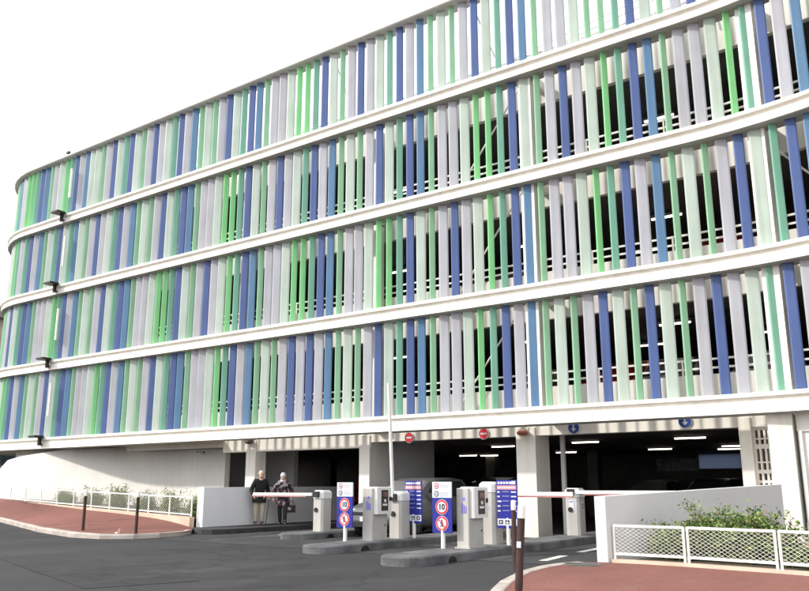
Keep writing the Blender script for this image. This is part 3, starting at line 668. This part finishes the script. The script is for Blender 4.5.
g.prism([(x, y - .07) for x, y in q] + [(x, y + .09) for x, y in reversed(q)], .0, .165); o = g.build('kerb', PEACH); o['kind'] = 'structure'
g = MB(); g.add([(-4.9, -5.28, .15), (-3.9, -5.33, .15), (-2.6, -5.55, .15), (.2, -6.25, .15), (3, -4, .15), (-3.4, -.3, .15)], [(0, 1, 2, 3, 4, 5)]); o = g.build('soil_bed', SOIL); o['kind'] = 'structure'
g = MB(); g.add([(-18.9, -1.93, .36), (-38, -1.93, 1.05), (-38, 6, 1.05), (-22, 2.4, .36), (-19.1, 2.4, .36)], [(0, 1, 2, 3, 4)]); o = g.build('soil_bed', SOIL); o['kind'] = 'structure'

# ------------------------------------------------------------------ plants
LEAFS = [mat('leaf_green', (.12, .19, .05), .6, .3, 7, spec=.3), mat('leaf_light', (.22, .29, .085), .6, .25, 7, spec=.3), mat('leaf_dark', (.06, .11, .032), .6, .3, 7, spec=.3), mat('blossom', (.42, .30, .20), .7, .2, 7)]
STEMM = mat('stem', (.12, .10, .055), .8, .2, 9)
def bush(x, y, z, rx, ry, h, n, lab, sprigs=6, leaf=.06, bloom=.03, grp='shrubs along the fences', seed=1):
    rnd = random.Random(seed); t = thing('shrub', lab, 'shrub', (x, y, z), 0, grp); st = MB(); lf = MB()
    tips = []; n = int(n * 4.2)
    for i in range(max(6, n // 55)):
        a = rnd.uniform(0, 6.283); r_ = math.sqrt(rnd.random()); hh = h * (rnd.uniform(.35, 1) * (1 - .40 * r_ * r_))
        if i < sprigs: hh = h * rnd.uniform(.9, 1.16)
        b0 = Vector((rnd.uniform(-.2, .2) * rx, rnd.uniform(-.2, .2) * ry, -.02)); tp = Vector((math.cos(a) * r_ * rx, math.sin(a) * r_ * ry, hh)); md = b0.lerp(tp, .5) + Vector((rnd.uniform(-.05, .05), rnd.uniform(-.05, .05), .06))
        st.tube([b0, md, tp], [.009, .006, .002], 5); tips.append((b0, md, tp))
    for i in range(n):
        b0, md, tp = rnd.choice(tips); q = rnd.random() ** .8
        p = (b0.lerp(md, q * 2) if q < .5 else md.lerp(tp, q * 2 - 1)) + Vector((rnd.gauss(0, .065), rnd.gauss(0, .065), rnd.gauss(0, .045)))
        if p.z < .02: p.z = .02 + rnd.random() * .05
        d = Vector((rnd.gauss(0, 1), rnd.gauss(0, 1), rnd.gauss(.3, .6))).normalized(); s = d.cross(Vector((rnd.gauss(0, 1), rnd.gauss(0, 1), rnd.gauss(0, 1)))).normalized(); L = leaf * rnd.uniform(.6, 1.4)
        nn = d.cross(s) * L * .12
        mi = 3 if rnd.random() < bloom and p.z > h * .6 else rnd.choice((0, 0, 1, 1, 2))
        lf.add([p, p + d * L * .45 + s * L * .30 + nn, p + d * L, p + d * L * .45 - s * L * .30 + nn], [(0, 1, 2, 3)], mi)
    st.build('stem', STEMM, t); lf.build('foliage', LEAFS, t, fixn=False)
bush(-4.25, -4.75, .15, .55, .30, .56, 1500, 'low leafy green shrub in the corner of the grey wall', 5, seed=2)
bush(-3.72, -4.60, .15, .62, .36, .76, 2300, 'widest dense green shrub behind the middle of the mesh fence', 7, seed=3)
bush(-3.20, -4.75, .15, .50, .36, .76, 1700, 'green shrub with tall thin sprigs against the grey wall', 6, bloom=.06, seed=4)
bush(-2.72, -4.95, .15, .22, .22, .62, 420, 'thin upright green plant beside the white fence post', 3, seed=5)
bush(-2.25, -5.15, .15, .40, .35, .42, 700, 'yellow flowering shrub at the end of the mesh fence', 4, bloom=.22, seed=6)
bush(-1.4, -5.2, .15, .5, .4, .6, 900, 'green shrub beyond the yellow flowering shrub', 4, bloom=.1, seed=7)
for i, (x, y, h, lab) in enumerate([(-19.45, -1.45, .62, 'thick green shrub next to the white end of the low wall'), (-20.6, -1.4, .72, 'loose green shrub second from the white end of the low wall'), (-21.9, -1.35, .58, 'sparse green shrub just above the bollard nearer the low wall'), (-23.2, -1.4, .78, 'feathery tall shrub between the two bollards on the slope'), (-24.6, -1.4, .62, 'small feathery shrub above the farther bollard'), (-26.2, -1.4, .5, 'faint low shrub where the curved wall turns white')]):
    bush(x, y, .36 + .037 * (-18.94 - x), .62, .26, h, 850 if i else 1100, lab, 5, .045, .02, 'shrubs behind the sloping fence', 20 + i)

# litter at the kerb
g = MB(); g.ball((-18.05, -4.95, .16), .055, 8, 0, (.6, .6, 1.5)); g.ball((-18.12, -4.98, .13), .045, 8, 1, (1.2, .8, .6)); o = g.build('litter', [mat('orange_plastic', (.55, .30, .22), .6, .2, 9), WCAP]); tag(o, 'small orange and white scrap lying on the kerb between the bollards', 'litter')

# ------------------------------------------------------------------ cars
def paint(name, c, metal=.2): return mat(name, c, .28, .03, 2, metal=metal, spec=.6)
CARP = {'silver': paint('paint_silver', (.33, .36, .36), .4), 'dark': paint('paint_dark', (.035, .04, .045)), 'red': paint('paint_red', (.35, .02, .025)), 'white': paint('paint_white', (.70, .70, .70)), 'grey': paint('paint_grey', (.16, .165, .17)), 'blue': paint('paint_blue', (.04, .07, .16))}
def car_proto():
    """Hatchback, nose towards -Y, centred, wheels on z = 0."""
    t = bpy.data.objects.new('car', None); col.objects.link(t)
    W, L = .86, 4.1; y0 = -L / 2
    st = [  # y, z bottom, z belt, half width
        (0.00, .42, .55, .60), (.06, .30, .66, .72), (.25, .24, .74, .80), (.6, .22, .83, .85), (1.05, .22, .92, W), (1.5, .22, .95, W), (2.4, .22, .96, W), (3.2, .22, .97, W), (3.7, .24, .97, .84), (3.98, .28, .93, .78), (4.06, .34, .80, .72), (4.10, .42, .62, .62)]
    m = MB(); ring = 12; vs = []
    for (y, zb, zt, w) in st:
        h = zt - zb
        half = [(0, zb), (w * .80, zb), (w * .96, zb + .10 * h), (w, zb + .40 * h), (w * .985, zb + .72 * h), (w * .90, zt - .03 * h), (0, zt + .02)]
        full = half + [(-a, b) for a, b in half[-2:0:-1]]
        vs += [(a, y0 + y, b) for a, b in full]
    ring = 12; n = len(st)
    m.add(vs, [(i * ring + j, i * ring + (j + 1) % ring, (i + 1) * ring + (j + 1) % ring, (i + 1) * ring + j) for i in range(n - 1) for j in range(ring)], 0, True)
    m.add(vs, [tuple(range(ring)), tuple((n - 1) * ring + j for j in range(ring))])
    # cabin
    cs = [(1.02, .93, .95, .70, .70), (1.75, .93, 1.38, .74, .58), (2.1, .93, 1.45, .75, .60), (2.9, .93, 1.47, .75, .60), (3.5, .93, 1.42, .74, .58), (3.97, .92, .98, .68, .62)]
    vs = []
    for (y, zb, zt, wb, wt) in cs: vs += [(wb, y0 + y, zb), (wt, y0 + y, zt - .05), (wt * .88, y0 + y, zt), (-wt * .88, y0 + y, zt), (-wt, y0 + y, zt - .05), (-wb, y0 + y, zb)]
    m.add(vs, [(i * 6 + j, i * 6 + j + 1, (i + 1) * 6 + j + 1, (i + 1) * 6 + j) for i in range(5) for j in range(5)], 0, False)
    body = m.build('body', CARP['grey'], t)
    # glass, 6 mm proud
    def quad(a, b, c, d, nm):
        A, B, C_, D = map(Vector, (a, b, c, d)); nrm = (B - A).cross(D - A).normalized(); ctr = (A + B + C_ + D) / 4
        if nrm.dot(ctr - Vector((0, 0, .9))) < 0: nrm = -nrm
        o_ = nrm * .008; g = MB(); P = [A, B, C_, D]; g.add([p + o_ for p in P] + [p - nrm * .01 for p in P], [(0, 1, 2, 3), (7, 6, 5, 4), (0, 4, 5, 1), (1, 5, 6, 2), (2, 6, 7, 3), (3, 7, 4, 0)]); return g.build(nm, GLASSD, t)
    quad((-.62, y0 + 1.09, .97), (.62, y0 + 1.09, .97), (.49, y0 + 1.74, 1.355), (-.49, y0 + 1.74, 1.355), 'windscreen')
    quad((-.58, y0 + 3.90, 1.03), (.58, y0 + 3.90, 1.03), (.48, y0 + 3.54, 1.37), (-.48, y0 + 3.54, 1.37), 'rear_window')
    for s in (1, -1):
        quad((s * .742, y0 + 1.50, .985), (s * .750, y0 + 2.35, .985), (s * .612, y0 + 2.35, 1.38), (s * .612, y0 + 1.92, 1.36), 'side_window')
        quad((s * .750, y0 + 2.43, .985), (s * .745, y0 + 3.45, .99), (s * .600, y0 + 3.35, 1.36), (s * .612, y0 + 2.43, 1.385), 'side_window')
        g = MB(); g.box(min(s * .78, s * .95), max(s * .78, s * .95), y0 + 1.42, y0 + 1.54, .95, 1.07, bev=.02); g.build('mirror', BLACK, t)
        g = MB(); g.ball((s * .58, y0 + .14, .62), .14, 10, 0, (1.1, .6, .55)); g.build('headlight', mat('headlight_glass', (.75, .78, .80), .1, .03, 5, spec=.8), t)
        g = MB(); g.box(min(s * .54, s * .70), max(s * .54, s * .70), y0 + 3.99, y0 + 4.07, .68, .86); g.build('tail_light', SRED, t)
    g = MB(); g.box(-.26, .26, y0 - .012, y0 + .05, .40, .51); g.build('number_plate', SWHITE, t)
    g = MB(); g.box(-.5, .5, y0 + .0, y0 + .06, .54, .62); g.box(-.55, .55, y0 - .002, y0 + .12, .27, .37); g.build('grille', BLACK, t)
    for wy in (.78, 3.32):
        for s in (1, -1):
            g = MB(); rr = .31
            g.tube([(s * .68, y0 + wy, rr), (s * .70, y0 + wy, rr), (s * .85, y0 + wy, rr), (s * .875, y0 + wy, rr)], [rr * .9, rr, rr, rr * .92], 24); w = g.build('tyre', RUBBER, t)
            g = MB(); g.disc((s * .872, y0 + wy, rr), .20, (s, 0, 0), .006, 0, 20)
            for k in range(5):
                a = k * 1.2566; g.bar((s * .882, y0 + wy + .04 * math.cos(a), rr + .04 * math.sin(a)), (s * .882, y0 + wy + .18 * math.cos(a), rr + .18 * math.sin(a)), .012, .05, 1, (s, 0, 0))
            g.build('rim', [mat('rim_dark', (.06, .06, .06), .5), CHROME], w)
    return t
proto = car_proto(); used = [False]
def car(x, y, z, rz, colr, lab, grp=None, sc=1.0):
    if not used[0]: o = proto; used[0] = True
    else: o = copy_tree(proto)
    o.location = (x, y, z); o.rotation_euler = (0, 0, R(rz)); o.scale = (sc, sc, sc)
    for k in ('group',):
        if k in o: del o[k]
    tag(o, lab, 'car', grp)
    for ch in o.children:
        if ch.name.split('.')[0] == 'body': ch.material_slots[0].link = 'OBJECT'; ch.material_slots[0].material = CARP[colr]
    return o
car(-12.95, .55, .004, 0, 'grey', 'grey hatchback leaving between the barriers, behind the first ticket machine')
car(-13.0, 5.0, .004, 0, 'dark', 'dark estate car queuing behind the grey hatchback', None, 1.03)
GG = 'cars parked inside the ground storey'
for (x, y, rz, c, lab) in [(-20.0, 9.0, 90, 'red', 'red car parked inside behind the woman'), (-17.6, 12.0, 0, 'dark', 'dark car parked deep inside behind the barrier arm over the couple'), (-10.8, 12.5, 0, 'grey', 'grey car parked deep inside behind the raised barrier arm'), (-7.6, 9.0, 0, 'dark', 'dark car parked inside to one side of the octagonal barrier'), (-5.3, 9.2, 0, 'grey', 'grey car parked inside beneath the second blue arrow sign'), (-12.0, 16.5, 0, 'blue', 'blue car parked against the back wall below the daylit opening')]:
    car(x, y, .004, rz, c, lab, GG)
for (x, i, c, lab) in [(-9.9, 0, 'dark', 'dark car behind the lowest tier of fins by the white column'), (-7.9, 0, 'red', 'red car behind the lowest tier of fins'), (-6.7, 0, 'grey', 'grey car behind the lowest tier of fins'), (-4.3, 0, 'white', 'white car behind the lowest tier of fins, over the lattice window'), (-1.9, 0, 'dark', 'dark car behind the lowest tier at the bend of the facade'), (-5.2, 1, 'red', 'red car behind the second tier of fins'), (-11.5, 1, 'grey', 'grey car behind the second tier of fins'), (-13.0, 2, 'white', 'white car behind the third tier of fins')]:
    y = 3.55 if x < -5 else 3.7
    car(x, y, DECK[i] - .018, 0, c, lab, 'cars parked on the upper decks')

# ------------------------------------------------------------------ people
def skin_mesh(name, joints, edges, m, parent, sub=2, smooth=True):
    me = bpy.data.meshes.new(name); keys = list(joints); idx = {k: i for i, k in enumerate(keys)}
    me.from_pydata([joints[k][0] for k in keys], [(idx[a], idx[b]) for a, b in edges], [])
    o = bpy.data.objects.new(name, me); col.objects.link(o)
    sk = o.modifiers.new('skin', 'SKIN'); sk.use_smooth_shade = True
    for k in keys:
        r = joints[k][1]; v = me.skin_vertices[0].data[idx[k]]; v.radius = r if isinstance(r, tuple) else (r, r)
    me.skin_vertices[0].data[0].use_root = True
    s = o.modifiers.new('sub', 'SUBSURF'); s.levels = s.render_levels = sub
    dg = bpy.context.evaluated_depsgraph_get(); dg.update()
    nm = bpy.data.meshes.new_from_object(o.evaluated_get(dg)); bpy.data.objects.remove(o)
    nm.name = name; nm.materials.clear(); nm.materials.append(m)
    for p in nm.polygons: p.use_smooth = True; p.material_index = 0
    ob = bpy.data.objects.new(name, nm); col.objects.link(ob); ob.parent = parent
    return ob
SKIN = mat('skin', (.50, .30, .22), .55, .06, 20)
def person(loc, rz, lab, H, pose, mats, hair, hatlike=False):
    t = thing('person', lab, 'person', loc, R(rz), 'elderly couple by the low wall'); k = H / 1.72
    J = {a: (Vector(p) * k, (r * k if not isinstance(r, tuple) else (r[0] * k, r[1] * k))) for a, (p, r) in pose.items()}
    E = [('pelvis', 'spine'), ('spine', 'chest'), ('chest', 'neck'), ('neck', 'jaw'), ('jaw', 'brow'), ('brow', 'top'), ('jaw', 'nose')]
    for s in 'LR':
        E += [('chest', 'sh' + s), ('sh' + s, 'el' + s), ('el' + s, 'wr' + s), ('wr' + s, 'pa' + s), ('pelvis', 'hip' + s), ('hip' + s, 'kn' + s), ('kn' + s, 'an' + s), ('an' + s, 'he' + s), ('an' + s, 'to' + s)]
        w = J['wr' + s][0]; p = J['pa' + s][0]; d = (p - w).normalized(); side = Vector((0, 1, 0)) if abs(d.y) < .8 else Vector((0, 0, 1)); side = (side - d * side.dot(d)).normalized(); curl = d.cross(side)
        for i, L in enumerate((.060, .070, .064, .050)):
            b0 = p + side * (.030 - .020 * i) * k; q1 = b0 + d * L * .55 * k; q2 = b0 + (d * L + curl * (.018 if s == 'R' else -.018)) * k
            for nm, v in (('a', b0), ('b', q1), ('c', q2)): J[f'f{s}{i}{nm}'] = (v, .0085 * k)
            E += [('pa' + s, f'f{s}{i}a'), (f'f{s}{i}a', f'f{s}{i}b'), (f'f{s}{i}b', f'f{s}{i}c')]
        J[f'th{s}a'] = (w + (d * .03 + side * .035) * k, .010 * k); J[f'th{s}b'] = (w + (d * .065 + side * .055) * k, .009 * k); E += [('wr' + s, f'th{s}a'), (f'th{s}a', f'th{s}b')]
    body = skin_mesh('body', J, E, mats['skin'], t)
    nf = (J['nose'][0] - J['jaw'][0]); nf.z = 0; nf.normalize(); sd = Vector((-nf.y, nf.x, 0))
    m = MB(); br = J['brow'][0]
    for s in (1, -1):
        m.ball(br + nf * .080 * k + sd * s * .032 * k + Vector((0, 0, -.012)), .011 * k, 8)
    m.build('eye', SBLACK, t)
    m = MB(); m.bar(J['jaw'][0] + nf * .083 * k + sd * .022 * k + Vector((0, 0, -.012)), J['jaw'][0] + nf * .083 * k - sd * .022 * k + Vector((0, 0, -.012)), .008, .008); m.build('mouth', mat('lips', (.35, .15, .13), .6), t)
    def grow(keys, extra, name, m_, flare=None):
        JJ = {a: (J[a][0].copy(), (J[a][1][0] + extra * k, J[a][1][1] + extra * k) if isinstance(J[a][1], tuple) else J[a][1] + extra * k) for a in keys}
        if flare:
            for a, (v, r) in flare.items(): JJ[a] = (Vector(v) * k, r * k if not isinstance(r, tuple) else (r[0] * k, r[1] * k))
        ks = set(JJ); return JJ, [(a, b) for a, b in E if a in ks and b in ks]
    JJ, EE = grow(['pelvis', 'spine', 'chest', 'shL', 'shR', 'elL', 'elR', 'wrL', 'wrR'], .028, 'coat', mats['coat'])
    for a in ('wrL', 'wrR'):
        e = 'el' + a[2]; JJ[a] = (JJ[e][0].lerp(JJ[a][0], .93), JJ[a][1])
    skin_mesh('coat', JJ, EE, mats['coat'], t)
    zt, zb = mats['hem']; m = MB(); vs = []
    for q in range(6):
        z = zt + (zb - zt) * q / 5; fl = 1 + .16 * q / 5
        vs += [(.205 * fl * k * math.cos(a * math.pi / 9) * (1 + .03 * math.cos(a * 2.1)), .168 * fl * k * math.sin(a * math.pi / 9) * (1 + .04 * math.sin(a * 1.7)), z * k) for a in range(18)]
    m.add(vs, [(i * 18 + j, i * 18 + (j + 1) % 18, (i + 1) * 18 + (j + 1) % 18, (i + 1) * 18 + j) for i in range(5) for j in range(18)], 0, True)
    m.add(vs, [tuple(range(18)), tuple(range(90, 108))]); m.build('coat_skirt', mats['coat'], t)
    m = MB(); nk = J['neck'][0]; m.ball(nk + Vector((0, -.03, -.035)) * k, .075 * k, 10, 0, (1, .9, .55)); m.build('scarf', mats['scarf'], t)
    JJ, EE = grow(['pelvis', 'hipL', 'hipR', 'knL', 'knR', 'anL', 'anR'], .020, 'trousers', mats['trousers'])
    for a in ('anL', 'anR'): JJ[a] = (JJ[a][0] + Vector((0, 0, -.035)) * k, JJ[a][1])
    skin_mesh('trousers', JJ, EE, mats['trousers'], t)
    for s in 'LR':
        a = J['an' + s][0]; he = J['he' + s][0]; to = J['to' + s][0]
        JS = {'a': (a + Vector((0, 0, -.01)), .066 * k), 'm': ((he + to) / 2 + Vector((0, 0, .018)), .066 * k), 'h': (he + Vector((0, 0, .016)), .06 * k), 't': (to + Vector((0, -.01, .014)), .056 * k)}
        skin_mesh('shoe', JS, [('m', 'a'), ('m', 'h'), ('m', 't')], mats['shoe'], t, 1)
    tp = J['top'][0]; bw = J['brow'][0]
    m = MB(); c = (tp + bw) / 2 - nf * .018 * k
    m.ball(c, .115 * k, 14, 0, (.86, .9, .98) if hatlike else (.80, .80, .84))
    if hatlike: m.ball(J['jaw'][0] - nf * .03 * k + Vector((0, 0, .01)), .10 * k, 12, 0, (.85, .85, 1.15)); m.ball(J['neck'][0] + Vector((0, 0, -.02)), .105 * k, 12, 0, (1.0, .95, .7))
    m.build('head_scarf' if hatlike else 'hair', hair, t)
    return t, J, k
# joints in a local frame: facing -Y
def pose_std(stoop=0.0, stride=.10, rl=(-.30, -.16, .86), rw=(-.27, -.33, .86), le=(.31, .02, 1.06), lw=(.29, -.10, .80), headdrop=.0):
    s = stoop
    P = {'pelvis': ((0, 0, .93), (.145, .105)), 'spine': ((0, -.02 - s * .3, 1.10), (.145, .105)), 'chest': ((0, -.03 - s * .8, 1.32), (.155, .11)), 'neck': ((0, -.05 - s * 1.1, 1.47), .055),
         'jaw': ((0, -.085 - s * 1.5, 1.545 - headdrop), .068), 'brow': ((0, -.075 - s * 1.5, 1.63 - headdrop), .085), 'top': ((0, -.06 - s * 1.4, 1.69 - headdrop), .06), 'nose': ((0, -.165 - s * 1.6, 1.565 - headdrop), .017),
         'shL': ((.18, -.04 - s * .9, 1.39), .062), 'elL': (le, .046), 'wrL': (lw, .032), 'shR': ((-.18, -.04 - s * .9, 1.39), .062), 'elR': (rl, .046), 'wrR': (rw, .032),
         'hipL': ((.09, 0, .88), .095), 'knL': ((.10, -.06 - stride * .6, .48), .06), 'anL': ((.10, -stride, .09), .040), 'heL': ((.10, .05 - stride, .035), .034), 'toL': ((.115, -.15 - stride, .03), .030),
         'hipR': ((-.09, 0, .88), .095), 'knR': ((-.10, -.02 + stride * .1, .48), .06), 'anR': ((-.10, stride, .09), .040), 'heR': ((-.10, .05 + stride, .035), .034), 'toR': ((-.115, -.15 + stride, .03), .030)}
    for q in 'LR':
        w = Vector(P['wr' + q][0]); e = Vector(P['el' + q][0]); d = (w - e).normalized(); P['pa' + q] = (tuple(w + d * .075), (.036, .02))
    return P
MCOAT = mat('coat_black', (.012, .012, .015), .85, .3, 9, bump=.3)
MTRO = mat('trousers_beige', (.42, .36, .28), .85, .12, 9, bump=.2)
HAIRG = mat('hair_bald', (.62, .45, .36), .5, .12, 14)
t, J, k = person((-18.37, .06, .134), 62, 'elderly man in a dark coat and beige trousers leaning on a thin cane', 1.57, pose_std(.07, .03, (-.31, -.06, 1.08), (-.27, -.24, .93), (.30, .05, 1.08), (.30, -.06, .84), .02), {'skin': SKIN, 'coat': MCOAT, 'trousers': MTRO, 'shoe': mat('shoe_brown', (.07, .05, .04), .6, .2, 8), 'hem': (1.0, .70), 'scarf': mat('scarf_pale', (.55, .42, .38), .8, .1, 9)}, HAIRG)
M = t.matrix_basis if False else Matrix.Translation(t.location) @ Matrix.Rotation(t.rotation_euler.z, 4, 'Z')
hp = M @ J['paL'][0]
c = thing('walking_cane', 'thin dark walking cane held by the man in the black coat', 'cane', (hp.x, hp.y, .135))
m = MB(); m.tube([(.06, -.16, 0), (.0, -.0, hp.z - .145)], .012, 8); m.build('shaft', BLACK, c); m = MB(); m.tube([(-.05, .02, hp.z - .14), (.03, -.02, hp.z - .127), (.07, -.04, hp.z - .145)], .013, 8); m.build('handle', BLACK, c)
m = bpy.data.materials.new('coat_pattern'); m.use_nodes = True; n = m.node_tree.nodes; l = m.node_tree.links
tc2 = n.new('ShaderNodeTexCoord'); vo = n.new('ShaderNodeTexVoronoi'); vo.inputs['Scale'].default_value = 13; rr = n.new('ShaderNodeValToRGB'); rr.color_ramp.interpolation = 'CONSTANT'
rr.color_ramp.elements[0].color = (.015, .014, .018, 1); rr.color_ramp.elements[1].position = .55; rr.color_ramp.elements[1].color = (.30, .26, .28, 1); e = rr.color_ramp.elements.new(.75); e.color = (.10, .03, .05, 1)
sp = n.new('ShaderNodeSeparateColor'); l.new(tc2.outputs['Object'], vo.inputs['Vector']); l.new(vo.outputs['Color'], sp.inputs['Color']); l.new(sp.outputs['Red'], rr.inputs['Fac']); l.new(rr.outputs['Color'], n['Principled BSDF'].inputs['Base Color']); n['Principled BSDF'].inputs['Roughness'].default_value = .9
WCOAT = m
WTRO = mat('trousers_dark', (.028, .026, .032), .9, .5, 26, detail=2)
t, J, k = person((-18.04, .73, .134), 38, 'elderly woman in a white headscarf and dark patterned coat carrying a bag', 1.51, pose_std(.05, .16, (-.32, .03, 1.09), (-.32, -.05, .83), (.31, .0, 1.08), (.30, -.14, .86), .03), {'skin': SKIN, 'coat': WCOAT, 'trousers': WTRO, 'shoe': BLACK, 'hem': (1.0, .62), 'scarf': mat('scarf_rose', (.55, .36, .38), .8, .1, 9)}, mat('scarf_white', (.70, .66, .68), .8, .1, 12), True)
M = Matrix.Translation(t.location) @ Matrix.Rotation(t.rotation_euler.z, 4, 'Z'); hp = M @ J['paL'][0]
c = thing('handbag', 'dark patterned handbag hanging from the hand of the woman', 'handbag', (hp.x, hp.y, hp.z - .36), R(38))
m = MB(); m.prism([(-.14, -.05), (.14, -.05), (.14, .05), (-.14, .05)], 0, .22); m.build('bag_body', WCOAT, c, bevel=.03)
m = MB(); m.tube([(-.10, 0, .21), (-.07, 0, .32), (0, 0, .352), (.07, 0, .32), (.10, 0, .21)], .010, 6); m.build('handle', BLACK, c)

# ------------------------------------------------------------------ far building beyond the left corner
t = thing('stone_building', 'brownish pink stone building glimpsed beyond the rounded corner', 'building', (-58, 9, 1.0))
m = MB(); m.box(-14, 4.6, 0, 14, -1.2, 11.2); m.build('wall', mat('pink_stone', (.42, .31, .27), .85, .2, .7, bump=.3), t)
m = MB(); m.box(-14.4, 5.0, -.4, 14.4, 11.2, 11.6); m.prism([(-14.2, -.2), (4.8, -.2), (4.8, 14.2), (-14.2, 14.2)], 11.6, 12.0); m.build('roof', mat('roof_slate', (.20, .17, .16), .8, .2, 2), t)
for fl in range(3):
    for q in range(5):
        x = 2.6 - q * 3.4; m = MB(); m.box(x - .6, x + .6, -.06, .05, 1.6 + fl * 3.3, 3.3 + fl * 3.3); w = m.build('window', GLASSD, t)
        m = MB(); m.box(x - .72, x + .72, -.14, .02, 1.42 + fl * 3.3, 1.58 + fl * 3.3); m.build('sill', PEACH, w)
        if 1: m = MB(); m.box(4.55, 4.66, 1.6 + q * 2.6, 2.7 + q * 2.6, 1.6 + fl * 3.3, 3.3 + fl * 3.3); m.build('window', GLASSD, t)
